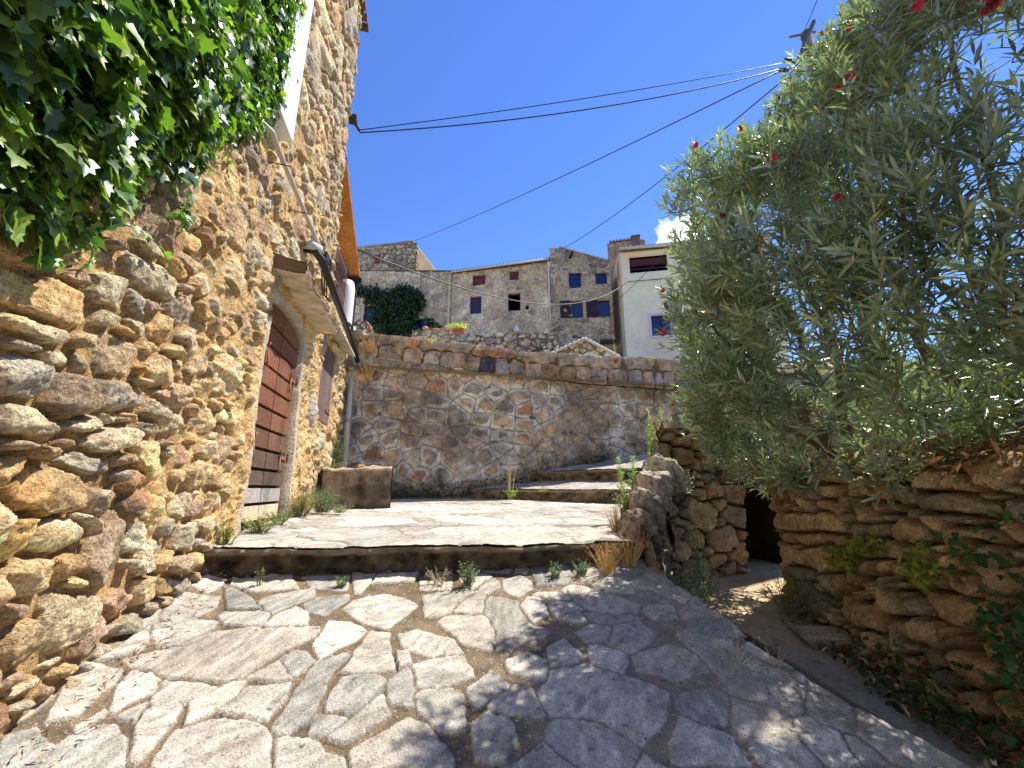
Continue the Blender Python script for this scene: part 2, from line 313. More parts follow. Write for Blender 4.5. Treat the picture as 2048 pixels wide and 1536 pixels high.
# ramp's cut side down to the path, and core
mb = MB(); e = [(np.interp(y, EY, EX)+.0, y) for y in np.linspace(-2.5, 3.75, 60)]
V = []; 
for (x, y) in e:
    V += [(x+.02+.03*vn(np.array(y*7.), np.array(1.)), y, ground_ramp(0, y)-.004), (x+.02+.05*vn(np.array(y*5.), np.array(3.)), y, ground_ramp(0, y)-.09), (x-.05, y, -1.9)]
mb.add(V, [(3*i+k, 3*i+k+1, 3*i+k+4, 3*i+k+3) for i in range(59) for k in (0, 1)], lin((120, 110, 98))); tag(mb.build('pavement_edge', M_conc), kind='structure')
# concrete path beside the ramp
def pathz(x, y): return np.interp(y, [-2, 1.5, 3, 4.2, 6, 8], [-1.75, -1.32, -1.14, -1.04, -.96, -.96])
px = np.linspace(.6, 3.9, 150); py = np.linspace(-2.5, 8, 380); X, Y = np.meshgrid(px, py, indexing='ij')
Z = pathz(X, Y)+fbm(X*4, Y*4, 3, 4)*.012
c = lin((196, 172, 136))*(1+fbm(X*3, Y*3, 8, 4)[..., None]*.25); c = c+(lin((160, 154, 146))-c)*sm(3.9, 3.0, Y)[..., None]
tag(grid_mesh('path', np.stack([X, Y, Z], -1), c, M_conc), kind='structure')
# platforms (terraced landings of the stepped lane)
def patch(A, B, C, Dd, nu, nv):
    u, v = np.meshgrid(np.linspace(0, 1, nu), np.linspace(0, 1, nv), indexing='ij'); u = u[..., None]; v = v[..., None]
    A, B, C, Dd = map(np.array, (A, B, C, Dd)); return A*(1-u)*(1-v)+B*u*(1-v)+C*u*v+Dd*(1-u)*v
def edge_wobble(P, amp=.035, seed=1):
    x = P[:, 0, 0]; P[..., 1] += ((np.round(vn(x*2.6, x*0, seed)*4)*.012+fbm(x*14, x*0, seed+8, 3)*.02)[:, None])*np.exp(-np.arange(P.shape[1])/3.)[None]; k = np.exp(-np.arange(P.shape[1])/6.)[None]; P[..., 1] += (fbm(x*2.5, x*0, seed, 3)*amp)[:, None]*k; P[..., 2] += (fbm(x*4, x*0, seed+4, 3)*amp*.35)[:, None]*k; return P
def riser(name, P, drop, seed, over=.02, col=(84, 70, 52)):
    a = P[:, 0, :]; n = 18; V = np.zeros((len(a), n+1, 3)); z1 = a[:, 2]-drop if np.isscalar(drop) else drop
    for k in range(n+1):
        f = k/n; V[:, k] = a; V[:, k, 2] = a[:, 2]-.003+(z1-a[:, 2])*f; lipz = .16+.10*fbm(a[:, 0]*5, a[:, 0]*0, seed+1, 3); V[:, k, 1] += np.where(f > lipz, over+.02, -.012)+fbm(a[:, 0]*9, f*9+a[:, 0]*0, seed, 4)*.04*(f > 0)
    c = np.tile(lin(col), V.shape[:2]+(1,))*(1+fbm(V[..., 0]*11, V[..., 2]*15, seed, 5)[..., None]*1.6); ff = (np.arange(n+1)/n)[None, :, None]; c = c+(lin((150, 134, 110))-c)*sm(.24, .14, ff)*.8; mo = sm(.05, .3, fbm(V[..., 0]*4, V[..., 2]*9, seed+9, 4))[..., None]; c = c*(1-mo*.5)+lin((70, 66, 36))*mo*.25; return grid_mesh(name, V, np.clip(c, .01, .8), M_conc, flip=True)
P = edge_wobble(patch((-2.75, 3.39, -.455), (1.02, 3.72, -.435), (2.3, 8.9, -.15), (-3.9, 9.0, -.15), 330, 400), .05)
P[..., 2] += np.clip(1-np.abs(P[..., 0]-(-1.63-.2*P[..., 1]))/.3, 0, 1)*.03
S = fill_seeds([], [], (-4.2, 3.2, 2.6, 9.1), [(.26, 1.3, 260), (.17, 1.4, 900), (.10, 1.2, 1800), (.06, 1, 2000)], np.random.default_rng(6), .5, 1.08)
tag(paving('landing', P, S, [], 31, joint=(.003, .012), H=.008, flushf=lambda x, y: .35+.4*sm(-1, 1.5, x)), kind='structure')
zb = ground_ramp(0, P[:, 0, 1])-.03; tag(riser('step_face', P, zb, 3), kind='structure')
P1 = edge_wobble(patch((-.75, 8.35, -.005), (2.15, 7.1, -.015), (2.9, 7.9, .18), (.4, 8.9, .17), 200, 60), .03, 7)
tag(paving('upper_step', P1, S, [], 33, joint=(.003, .02), H=.01, flushf=lambda x, y: x*0+.8), kind='structure'); tag(riser('upper_step_face', P1, .26, 5, .03, (128, 112, 88)), kind='structure')
P2 = edge_wobble(patch((.5, 8.72, .33), (2.62, 7.72, .375), (4.2, 9.0, .85), (3.4, 9.6, .85), 180, 60), .03, 9)
tag(paving('top_step', P2, S, [], 34, joint=(.003, .02), H=.01, flushf=lambda x, y: x*0+.8), kind='structure'); tag(riser('top_step_face', P2, .22, 6, .03, (128, 112, 88)), kind='structure')

# ================================================================== LEFT STONE HOUSE
house = thing('stone_house', 'tall ochre rubble stone house on the left with an arched plank door', 'house', tuple(lw(4.6, 0, -.5)))
HS = '''60,170,270,240,85|410,165,480,185,70|570,80,680,150,70|30,330,240,395,35|30,400,110,420,28|190,450,270,470,28|50,540,110,570,85|250,640,320,650,85|460,440,530,470,80|750,250,790,260,65|660,330,710,345,50|470,640,570,650,62|60,750,170,790,75|30,860,190,890,30|300,770,380,770,32|285,830,300,830,35|410,850,520,820,50|290,915,450,940,28|90,1060,240,1060,100|620,900,690,980,75|400,1090,460,1090,65|830,980,850,985,62|740,770,780,770,52|895,740,895,760,50|870,600,870,605,55|650,710,680,740,40|660,520,700,540,60|800,400,800,440,50|950,860,950,870,48|865,870,880,870,40|665,1130,675,1170,50|770,1130,775,1140,50|880,1120,885,1120,45|960,1020,965,1020,50|50,1240,60,1240,70|190,1260,290,1240,55|430,1360,480,1260,95|800,1240,805,1280,50|630,1345,660,1350,50|110,1430,120,1430,85|280,1370,280,1410,45|780,1390,785,1390,50|870,1370,870,1390,35|520,1480,545,1480,50|570,1120,600,1090,35|905,330,910,350,42|980,220,985,225,45|850,150,870,160,45|860,1200,900,1210,22|700,1200,720,1210,18|420,1020,470,1030,14|560,330,600,350,30|330,1180,380,1190,20|560,200,580,260,35'''
HS2 = '''230,560,300,560,115|100,650,110,650,90|530,430,550,450,75|520,600,640,540,35|180,740,300,690,18|230,810,300,770,20|40,815,60,805,32|60,890,140,850,32|440,700,520,670,40|600,700,640,660,25|380,760,420,740,22|660,500,690,490,22|720,470,740,465,22|40,960,120,930,30|150,900,200,880,30'''
seeds = []
for src, ox, oy, sc in ((HS, 0, 500, 2.194), (HS2, 0, 1000, 2.2756)):
    for q in src.split('|'):
        x1, y1, x2, y2, r = map(float, q.split(',')); a = lwpix(ox+x1/sc, oy+y1/sc); b = lwpix(ox+x2/sc, oy+y2/sc); mx_, my_ = ox+(x1+x2)/2/sc, oy+(y1+y2)/2/sc
        rr = abs(lwpix(mx_, my_-r/sc)[1]-lwpix(mx_, my_+r/sc)[1])/2; seeds.append((*a, *b, rr*.93))
def door_mask(s, z, grow=0):
    zt = 1.75+.17*np.sqrt(np.clip(1-((s-4.92)/(.63+grow))**2, 0, 1))+grow; return (s > 4.29-grow) & (s < 5.55+grow) & (z < zt)
def shut_mask(s, z, g=0): return (s > 6.55-g) & (s < 7.4+g) & (z > 1.0-g) & (z < 2.22+g)
RUBC = [(222, 202, 162), (214, 196, 158), (200, 186, 156), (222, 190, 140), (202, 174, 142), (182, 170, 148), (216, 180, 126), (184, 152, 122)]
def rubble_wall(name, sv, zv, S, parent, seed, fillf, frame, mat=M_rub, relief=.062, mortcol=(220, 182, 124), pal=RUBC, wts=(4, 3, 2, 3, 1.4, 1, 2, .8), recess=None, jit=None, joint=(.002, .02), rough=1., darkm=(120, 92, 62), ochre=1., deep=-.055, wamp=.026, edge=.010, cap=.17):
    s, z = np.meshgrid(sv, zv, indexing='ij')
    ws = s+fbm(s*7, z*7, seed, 4)*wamp; wz = z+fbm(s*7, z*7, seed+30, 4)*wamp
    F1, F2, ID = cells(ws, wz, S); t = (F2-F1)/2; t = np.minimum(t, cap-F1)
    t = t+fbm(s*30, z*30, seed+2, 3)*.006
    fill = fillf(s, z)
    m = sm(joint[0], joint[1], t); round_ = 1-np.exp(-(np.clip(t, 0, 1)/edge)**1.5)
    off = np.random.default_rng(seed).normal(0, .014, ID.max()+1)[ID]
    hs_ = relief*round_+m*(off+np.maximum(facets(s, z, ID, S, seed+1, .30, 4), -.04))+rough*m*(ridge(s*5+ID*.37, z*7, seed+4, 5)*.015-np.abs(fbm(s*11+ID*.7, z*15, seed+15, 4))*.026+fbm(s*44, z*44, seed+5, 3)*.008)
    hs_ = hs_-(1-m)*.2
    hm = deep+fill*(relief*.9+.018-.03-deep)+fbm(s*14, z*14, seed+6, 4)*(.008+.016*fill)*rough+(ridge(s*16, z*24, seed+7, 4)*.010-np.abs(fbm(s*9, z*14, seed+17, 4))*.03)*rough*fill
    k = sm(-.004, .006, hs_-hm)
    h = np.maximum(hs_, hm)
    sc = pick(ID, pal, wts, seed, .14)*(1+fbm(s*5, z*7, seed+8, 4)[..., None]*.35)*(1+fbm(s*50, z*50, seed+9, 3)[..., None]*.5)*(1+fbm(s*13+ID, z*17, seed+19, 4)[..., None]*.45)
    och = ochre*sm(.0, .35, fbm(s*2.4, z*3, seed+10, 4))[..., None]; sc = sc*(1-och*.4)+sc*lin((228, 192, 138))/.5*och*.4
    mc = lin(mortcol)*(1+fbm(s*3, z*3, seed+11, 4)[..., None]*.3)*(1+fbm(s*35, z*35, seed+12, 3)[..., None]*.4)
    dk = ((1-fill)*.75)[..., None]; mc = mc*(1-dk)+lin(darkm)*dk
    k = k[..., None]; C = sc*k+mc*(1-k)
    keep = None
    if recess is not None: h, C, keep = recess(s, z, h, C)
    P = frame(s, h, z)
    return grid_mesh(name, P, np.clip(C, .01, .9), mat, parent, keep), h
def fr_left(s, o, z):
    ss = s[..., None]; oo = (o+WN)[..., None]; P = D*ss+NN*oo; P[..., 2] = z; return P
def fill_l(s, z):
    a = sm(3.05, 3.65, s+.4*np.clip(z-.4, -1.3, 2)+fbm(s*2, z*2, 40, 3)*.5); b = sm(1.5, 2.5, z)*.4; c = sm(3.4, 4.6, z)*.5*sm(3, 5, s)
    dry = .28+fbm(s*1.6, z*1.6, 44, 3)*.5; f = np.maximum(np.maximum(a*.85, b)-c*a, dry*sm(4.5, 3.5, s)); near = np.exp(-np.clip(np.maximum(4.1-s, s-5.8), 0, 9)*4)*sm(2.6, 2.2, z)*(s < 6.2); return np.clip(np.maximum(f, near*1.15)+(s > 5.5)*sm(2.6, 2.2, z)*.15, 0, 1.25)
def rec_l(s, z, h, C):
    g = 4.92; d = door_mask(s, z); rim = door_mask(s, z, .09) & ~d; s2 = shut_mask(s, z); rim2 = shut_mask(s, z, .06) & ~s2
    flat_ = .03+fbm(s*8, z*8, 77, 3)*.012
    k = np.where(rim | rim2, .75, 0.); h = h*(1-k)+flat_*k
    pc = lin((214, 196, 168))*(1+fbm(s*9, z*9, 78, 4)[..., None]*.35); C = np.where(rim[..., None], pc, C)
    h = np.where(d, -.11, h); h = np.where(s2, -.03, h)
    # batter and bulge of the old wall
    h = h+fbm(s*.7, z*.7, 79, 2)*.05-np.exp(-((z+1)/.5)**2)*0
    endj = sm(6.45, 6.66, s)*(z > 3); h = h-endj*.04*(1+fbm(s*3, z*6, 80, 3)*3)
    dc = lin((70, 50, 36)); C = np.where((d | s2)[..., None], dc, C)
    return h, C, None
S = fill_seeds(seeds, [], (-1.7, -1.9, 6.9, 8.9), [(.16, .6, 500), (.115, .8, 1500), (.075, 1.1, 4000), (.042, 1.6, 9000), (.022, 1.7, 9000)], np.random.default_rng(8), .3, 1.0)
sv = np.concatenate([np.linspace(-1.6, 1.25, 90), np.arange(1.262, 3.4, .0105), np.arange(3.41, 6.655, .0135)])
zv = np.concatenate([np.arange(-1.75, -1.15, .03), np.arange(-1.15, 2.7, .0105), np.arange(2.71, 5.2, .016), np.arange(5.22, 8.75, .025)])
rubble_wall('wall', sv, zv, S, house, 51, fill_l, fr_left, recess=rec_l, relief=.05, deep=-.03, mortcol=(224, 184, 122), darkm=(158, 124, 84), ochre=.9)
# annex wall under the terrace
S2 = fill_seeds([], [], (6.6, -1, 8.4, 3.1), [(.10, 1.3, 150), (.06, 1.4, 600), (.035, 1.4, 900)], np.random.default_rng(9), .25)
def rec_a(s, z, h, C):
    h, C, _ = rec_l(s, z, h, C); return h, C, None
rubble_wall('wall', np.arange(6.6565, 8.32, .016), np.arange(-.9, 3.02, .014), S2, house, 52, lambda s, z: s*0+.85, fr_left, recess=rec_a, relief=.045)
mb = MB(); c = lin((190, 160, 120))
def lwb(mb, s0, s1, o0, o1, z0, z1, c): mb.hexa([lw(s0, o1, z0), lw(s1, o1, z0), lw(s1, o0, z0), lw(s0, o0, z0), lw(s0, o1, z1), lw(s1, o1, z1), lw(s1, o0, z1), lw(s0, o0, z1)], c)
lwb(mb, -1.6, 6.6, -5, -.12, -2, 8.72, c); lwb(mb, 6.602, 8.28, -5, -.12, -2, 2.98, c); mb.build('wall_core', M_far, house)
mb = MB(); lwb(mb, -1.8, 6.7, -5.2, .06, 8.76, 8.84, lin((110, 84, 68)))
for i in range(44): mb.tube([lw(-1.7+i*.2, -5.2, 8.86), lw(-1.7+i*.2, .10, 8.86)], .075, 8, lin((112, 84, 68)))
mb.build('roof', M_far, house)
# terrace floor slab edge
mb = MB(); lwb(mb, 6.68, 8.34, -3, .05, 3.0, 3.07, lin((200, 176, 140))); mb.build('terrace_edge', M_conc, house)
# door
def dcol(z, k):
    a = sm(.1, .9, np.array(z))*1.; b = lin((122, 78, 54))*a+lin((92, 76, 64))*(1-a)
    if z < .03: b = lin((158, 150, 142))
    if z < -.14: b = lin((206, 184, 152))
    return b*(1+.12*math.sin(k*7.3))
door = MB(); lwb(door, 4.28, 5.56, -.12, -.095, -.33, 1.94, lin((22, 14, 10))); door = door.build('door', M_wood, house)
for leaf, (a, b) in enumerate(((4.315, 4.912), (4.930, 5.53))):
    mb = MB(); z = -.30; k = 0
    hs_ = [.17, .17, .17, .2, .21, .21, .21, .21, .22, .22, .24]
    for hh in hs_:
        z1 = min(z+hh-.030, 1.93); cc = dcol(z+.08, k+leaf*3); n = 7
        # board with arched clipping
        top = []
        for i in range(n):
            s_ = a+(b-a)*i/(n-1); zt = 1.745+.17*math.sqrt(max(0, 1-((s_-4.92)/.63)**2)); top.append(min(z1, zt))
        if min(top) > z+.02 or max(top) > z+.02:
            V = []; 
            for i in range(n):
                s_ = a+(b-a)*i/(n-1); V += [lw(s_, -.094, z), lw(s_, -.030, z+.001), lw(s_, -.034, max(top[i]-.001, z+.003)), lw(s_, -.094, max(top[i], z+.006))]
            fs = [(4*i+j, 4*i+4+j, 4*i+5+j, 4*i+1+j) for i in range(n-1) for j in range(3)]+[(0, 1, 2, 3), (4*n-1, 4*n-2, 4*n-3, 4*n-4)]
            mb.add(V, fs, cc)
        z += hh; k += 1
    mb.build('door_leaf', M_wood, door)
def hinge(s0, s1, z, sgn):
    mb = MB(); c = lin((150, 96, 70)); lwb(mb, min(s0, s1), max(s0, s1), -.030, -.016, z-.018, z+.018, c)
    mb.tube([lw(s0, -.01, z-.05), lw(s0, -.01, z+.05)], .014, 8, c); e = s1
    mb.tube([lw(e, -.015, z+.02), lw(e+.01*sgn, -.01, z+.07), lw(e+.03*sgn, -.01, z+.085)], .009, 6, c); mb.tube([lw(e, -.015, z-.02), lw(e+.01*sgn, -.01, z-.12), lw(e+.03*sgn, -.01, z-.17)], .009, 6, c)
    mb.build('hinge', M_rust, door)
hinge(4.27, 4.5, .45, 1); hinge(4.27, 4.52, 1.38, 1); hinge(5.56, 5.32, .35, -1); hinge(5.56, 5.34, 1.28, -1)
# lintel slab over the door
u, v = np.meshgrid(np.linspace(0, 1, 140), np.linspace(0, 1, 60), indexing='ij')
ring = np.array([(-.02, 2.12), (.32, 2.09), (.34, 2.11), (.34, 2.18), (.32, 2.20), (-.02, 2.30), (-.02, 2.30)])
rr = np.interp(v[0]*6, np.arange(7), ring[:, 0]); rz = np.interp(v[0]*6, np.arange(7), ring[:, 1]); sL = 4.18+u*(5.95-4.18)
o_ = rr[None]+fbm(sL*6, v*9, 4, 4)*.035*(rr > 0)[None]; z_ = rz[None]+fbm(sL*6, v*9+5, 5, 4)*.03*(rr > .1)[None]
P = fr_left(sL, o_, z_); cc = np.where((v < .3)[..., None], lin((205, 190, 165)), lin((142, 118, 90)))*(1+fbm(sL*9, v*12, 6, 4)[..., None]*.5)
lint = grid_mesh('lintel', P, np.clip(cc, .02, .9), M_conc, house, flip=True)
mb = MB(); 
for se, n_ in ((4.185, 1), (5.945, -1)): mb = MB(); mb.add([lw(se, q[0], q[1]) for q in ring[:6]], [tuple(range(6))[::n_]], lin((120, 96, 70))); mb.build('lintel_end', M_conc, lint)
# window shutter beyond the door
sh = MB()
for i in range(6):
    a = 6.57+i*.137; lwb(sh, a, a+.131, -.028, .0, 1.02, 2.2, lin((112, 92, 86))*(1+.15*math.sin(i*5)))
sh = sh.build('shutter', M_wood, house); mb = MB(); lwb(mb, 7.12, 7.42, .002, .014, 1.2, 1.24, lin((140, 74, 56))); mb.tube([lw(7.38, .01, 1.17), lw(7.38, .01, 1.27)], .012, 6, lin((140, 74, 56))); mb.build('hinge', M_rust, sh)
# corrugated canopy over the shutter
n = 60; V = []; 
for i in range(n+1):
    s_ = 6.3+(7.75-6.3)*i/n; dz = .018*math.sin(i*1.25); V += [lw(s_, -.02, 2.46+dz), lw(s_, .28, 2.33+dz), lw(s_, .28, 2.318+dz), lw(s_, -.02, 2.448+dz)]
mb = MB(); mb.add(V, [(4*i+j, 4*i+4+j, 4*i+4+(j+1) % 4, 4*i+(j+1) % 4) for i in range(n) for j in range(4)], lin((206, 198, 178))); mb.build('canopy', M_conc, house)
# black pipe, grey conduit, cable loops, bracket
mb = MB(); mb.tube([lw(5.02, .03, 2.84), lw(5.05, .15, 2.84), lw(5.25, .2, 2.82), lw(8.12, .2, 2.55), lw(8.5, .2, 2.46)], .05, 10, lin((30, 30, 32)))
gut = mb.build('gutter_pipe', M_metal, house, True)
mb = MB(); mb.tube([lw(4.99, .01, 2.86), lw(5.0, .12, 2.88), lw(5.1, .2, 2.88)], .058, 10, lin((190, 188, 184))); mb.build('pipe_elbow', M_plain, gut, True)
mb = MB(); mb.tube([lw(3.28, .02, 2.98), lw(3.33, .10, 3.03), lw(3.42, .16, 3.02), lw(3.6, .16, 2.99), lw(5.4, .16, 2.98)], .024, 10, lin((186, 180, 168))); mb.build('conduit', M_plain, house, True)
for s_, z_ in ((3.72, 2.97), (4.45, 2.97)):
    mb = MB(); mb.tube([lw(s_, -.02, z_-.01), lw(s_+.02, .24, z_-.02)], .006, 6, lin((120, 70, 50))); mb.build('conduit_pin', M_rust, house)
mb = MB(); mb.box((-.02, -.03, -.05), (.05, .03, .05), lin((40, 40, 44)), lambda a, b, c_: lw(5.42+a*3, .16+b*2, 2.97+c_)); mb.tube([lw(5.45, .16, 2.98), lw(5.55, .22, 3.0), lw(5.62, .22, 2.93), lw(5.6, .2, 2.84)], .022, 8, lin((34, 34, 38))); mb.build('cable_clamp', M_metal, house)
for q in range(3):
    mb = MB(); mb.tube([lw(5.55, .18-q*.03, 2.9), lw(5.9, .14-q*.03, 2.62+q*.02), lw(6.3, .1-q*.02, 2.72+q*.02), lw(6.68, .05, 3.15)], .009, 6, lin((24, 24, 28))); mb.build('cable', M_metal, house)
# white box post on the upper wall
mb = MB(); lwb(mb, 3.52, 3.9, .0, .16, 3.35, 9.0, lin((226, 228, 230))); bevel(mb.build('white_panel', M_plain, house), .01)
# insulator block
mb = MB(); lwb(mb, 6.6, 6.74, -.02, .12, 6.36, 6.46, lin((34, 34, 40))); mb.tube([lw(6.7, .05, 6.41), lw(6.9, .13, 6.41)], .03, 8, lin((40, 40, 46))); mb.build('insulator', M_metal, house)
# shed roof over the terrace
mb = MB(); pts = [lw(6.67, -2.2, 5.62), lw(6.67, .02, 5.55), lw(8.42, .12, 4.2), lw(8.42, -2.2, 4.27)]
mb.hexa([p-np.array([0, 0, .04]) for p in pts]+[p+np.array([0, 0, .0]) for p in pts], lin((196, 132, 70))); tr = mb.build('terrace_roof', M_wood, house)
mb = MB(); mb.hexa([p+np.array([0, 0, .006]) for p in pts]+[p+np.array([0, 0, .05]) for p in pts], lin((120, 70, 50))); mb.build('tile_cover', M_far, tr)
mb = MB(); mb.hexa([lw(a, o_, z+dz) for dz in (-.09, -.045) for a, o_, z in ((6.7, -.32, 5.53), (6.7, -.25, 5.53), (8.36, -.25, 4.24), (8.36, -.32, 4.24))], lin((222, 210, 190))); mb.build('rafter', M_plain, tr)
mb = MB(); lwb(mb, 8.3, 8.42, -2.2, .16, 4.06, 4.17, lin((22, 20, 20))); mb.build('beam', M_metal, tr)
mb = MB(); lwb(mb, 8.3, 8.42, -.04, .08, 3.07, 4.06, lin((22, 20, 20))); mb.build('post', M_metal, tr)
# railing
rl = MB()
rl.tube([lw(6.67, 0, 3.14), lw(6.67, 0, 3.98)], .012, 6, lin((84, 50, 44)))
for z_ in (3.14, 3.98): rl.tube([lw(6.67, .0, z_), lw(7.72, .0, z_)], .014, 6, lin((84, 50, 44)))
rl = rl.build('railing', M_metal, house)
for i in range(13):
    s_ = 6.7+i*.083; mb = MB(); mb.tube([lw(s_, 0, 3.1)]+[lw(s_+.006*math.sin(j*2.1), .006*math.cos(j*2.1), 3.1+.9*j/8) for j in range(1, 8)]+[lw(s_, 0, 4.0)], .007, 5, lin((96, 56, 48))); mb.build('baluster', M_metal, rl)
# white rounded parapet pillar
V = []; N_ = 16
for k in range(7):
    f = k/6; z_ = 3.02+.86*f; r_ = .14 if f < .9 else .11
    for i in range(N_): an = 2*math.pi*i/N_; V.append(lw(7.98+r_*math.cos(an)*1.3, -.02+r_*math.sin(an), z_))
mb = MB(); mb.add(V, [(k*N_+i, k*N_+(i+1) % N_, (k+1)*N_+(i+1) % N_, (k+1)*N_+i) for k in range(6) for i in range(N_)]+[tuple(6*N_+i for i in range(N_))], lin((228, 218, 212))); mb.build('pillar', M_plain, house, True)
# satellite dish
dish = MB(); c0 = lw(8.0, -.28, 4.0); V = [c0]; 
for k in (1, 2, 3):
    for i in range(18): an = i/18*6.283; V.append(c0+np.array([.28*k/3*math.cos(an)*.7, -.04-.06*(1-(k/3)**2), .28*k/3*math.sin(an)])+np.array([.1*k/3*math.cos(an), 0, 0]))
dish.add(V, [(0, 1+i, 1+(i+1) % 18) for i in range(18)]+[(1+k*18+i, 19+k*18+i, 19+k*18+(i+1) % 18, 1+k*18+(i+1) % 18) for k in (0, 1) for i in range(18)], lin((40, 40, 46)))
dish.tube([c0+np.array([0, .02, 0]), c0+np.array([.02, .05, -.2]), c0+np.array([.0, .05, -.95])], .018, 6, lin((180, 180, 180)))
tag(dish.build('satellite_dish', M_metal), 'dark satellite dish on a thin mast behind the brown terrace railing', 'satellite dish')
# downpipe and concrete trough block
mb = MB(); pt = at(722, 560, 8.0); pb = at(689, 936, 7.25)
q = lw(8.5, .2, 2.46); q2 = at(722, 565, q[1]+.1)
mb.tube([at(706, 655, 8.55), at(708, 672, 8.5), at(707, 700, 8.4), at(688, 938, 7.6)], .05, 10, lin((190, 188, 184)))
dpp = tag(mb.build('downpipe', M_plain, None, True), 'pale grey drainpipe standing on the concrete block by the house corner', 'drainpipe')
mb = MB(); pc_ = at(696, 843, 7.88); mb.tube([pc_+np.array([0, 0, -.025]), pc_+np.array([0, 0, .025])], .062, 10, lin((150, 150, 150))); mb.build('pipe_bracket', M_metal, dpp)
u, v = np.meshgrid(np.linspace(0, 1, 90), np.linspace(0, 1, 90), indexing='ij')
prof = np.array([(0, -.42), (0, .285), (.02, .305), (.75, .305), (.75, -.42)]); yy = np.interp(v*4, range(5), prof[:, 0]); zz = np.interp(v*4, range(5), prof[:, 1])
xx = -2.86+u*1.07; fx = fbm(xx*6, zz*6+yy*3, 31, 5)*.05
P = np.stack([xx-.45*yy, 6.5+.04*np.cos(u*3)+yy+fx*(yy < .4), zz+fx*(zz > .2)], -1); cb = lin((132, 120, 102))*(1+fbm(xx*8, zz*8, 32, 5)[..., None]*1.1); cb = cb*(1-.55*sm(.0, .35, fbm(xx*2+4, zz*5, 33, 4)+.1)[..., None]); cb = np.where((zz > .27)[..., None], lin((196, 180, 150)), cb)  # top of the block painted paler, as if caught by the sun
blk = tag(grid_mesh('concrete_block', P, np.clip(cb, .02, .8), M_conc, flip=False), 'low stained concrete block standing under the drainpipe', 'concrete block')
mb = MB()
for xe in (-2.86, -1.79): mb = MB(); mb.add([(xe, 6.5, -.42), (xe-.34, 7.25, -.42), (xe-.34, 7.25, .3), (xe, 6.52, .3)], [(0, 1, 2, 3)] if xe > -2 else [(3, 2, 1, 0)], lin((136, 116, 90))); mb.build('block_side', M_conc, blk)
def pebble(name, c, r, col, label, cat='stone', mat=M_rub, seed=0, flat=.6):
    n, m_ = 16, 10; th, ph = np.meshgrid(np.linspace(0, 2*np.pi, n), np.linspace(.001, np.pi-.001, m_), indexing='ij')
    k = 1+fbm(np.cos(th)*1.5+seed, np.cos(ph)*1.5+np.sin(th), seed, 3)*.5; r = np.array(r)
    P = np.stack([c[0]+r[0]*k*np.cos(th)*np.sin(ph), c[1]+r[1]*k*np.sin(th)*np.sin(ph), c[2]+r[2]*k*np.cos(ph)], -1); P[-1] = P[0]
    return tag(grid_mesh(name, P, np.tile(lin(col), P.shape[:2]+(1,)), mat, flip=True), label, cat)
pebble('stone', (-2.33, 6.7, .335), (.07, .05, .035), (214, 170, 110), 'ochre stone lying on top of the concrete block, left one of two', seed=1)
pebble('stone', (-2.14, 6.72, .33), (.09, .05, .028), (220, 200, 170), 'pale flat stone on the concrete block, right one of two', seed=4)

# ================================================================== RETAINING WALL (back of the landing)
RA = np.array([-3.75, 8.06]); RB = np.array([5.2, 9.62]); RD = (RB-RA)/np.linalg.norm(RB-RA); RN = np.array([RD[1], -RD[0]]); RL = np.linalg.norm(RB-RA)
def fr_ret(u, o, z):
    P = np.zeros(u.shape+(3,)); P[..., 0] = RA[0]+RD[0]*u+RN[0]*o; P[..., 1] = RA[1]+RD[1]*u+RN[1]*o; P[..., 2] = z; return P
def _rp(pts):
    o = []
    for x, y in pts:
        r_ = ray(x, y); t, k = np.linalg.solve(np.array([[r_[0], RA[0]-RB[0]], [r_[1], RA[1]-RB[1]]]), RA); o.append((k*RL, t*r_[2]))
    return np.array(o).T
_C = _rp([(600, 700), (738, 716), (868, 731), (994, 751), (1105, 761), (1180, 770), (1346, 781), (1500, 792)]); _T2 = _rp([(600, 651), (703, 662), (800, 673), (992, 696), (1060, 705), (1254, 713), (1345, 720), (1500, 730)])
def course(u): return np.interp(u, _C[0], _C[1])
def rtop(u): return np.interp(u, _T2[0], _T2[1])-.02
retw = thing('retaining_wall', 'high retaining wall of brown stones with hexagonal pointing below the village houses', 'retaining wall', (0, 8.7, 0))
sv = np.arange(0, RL, .0165); tt = np.linspace(0, 1, 215); u, f = np.meshgrid(sv, tt, indexing='ij'); z = -.7+f*(course(u)+.7)
rng = np.random.default_rng(12); S = []
row = 0; zz = -.9
while zz < 3.1:
    hgt = rng.uniform(.26, .34); uu = -.3+(row % 2)*.22
    while uu < RL+.3:
        w_ = rng.uniform(.3, .52); S.append((uu+w_/2+rng.normal(0, .05), zz+rng.normal(0, .05)-.085*uu*sm(-.5, 2.5, zz), 0, 0, 0)); uu += w_
    zz += hgt; row += 1
S = np.array([(a, b, a+.001, b, rng.uniform(0, .05)) for a, b, *_ in S])
F1, F2, ID = cells(u+fbm(u*2, z*2, 3, 2)*.04, z+fbm(u*2, z*2, 4, 2)*.04, S); t = (F2-F1)/2
wt = t+fbm(u*7, z*7, 5, 4)*.06; off = rng.uniform(.0, .055, ID.max()+1)[ID]; wht = sm(-.15, .15, fbm(u*1.1+3, z*1.1, 6, 3)+.42-.10*u+.0*z)*sm(.0, .6, z+.3)
st = sm(.02, .036, wt-off*.8-.012*wht); line = np.exp(-(t/.0075)**2)*sm(-.3, .0, fbm(u*1.4, z*1.4, 9, 3)+.25*wht)
h = .03*st+fbm(u*9, z*9, 7, 5)*.035*st+fbm(u*30, z*30, 8, 3)*.012-line*.018+.012
RETC = [(190, 164, 134), (182, 164, 142), (196, 170, 138), (168, 156, 140), (176, 132, 102), (200, 174, 138), (150, 138, 126)]
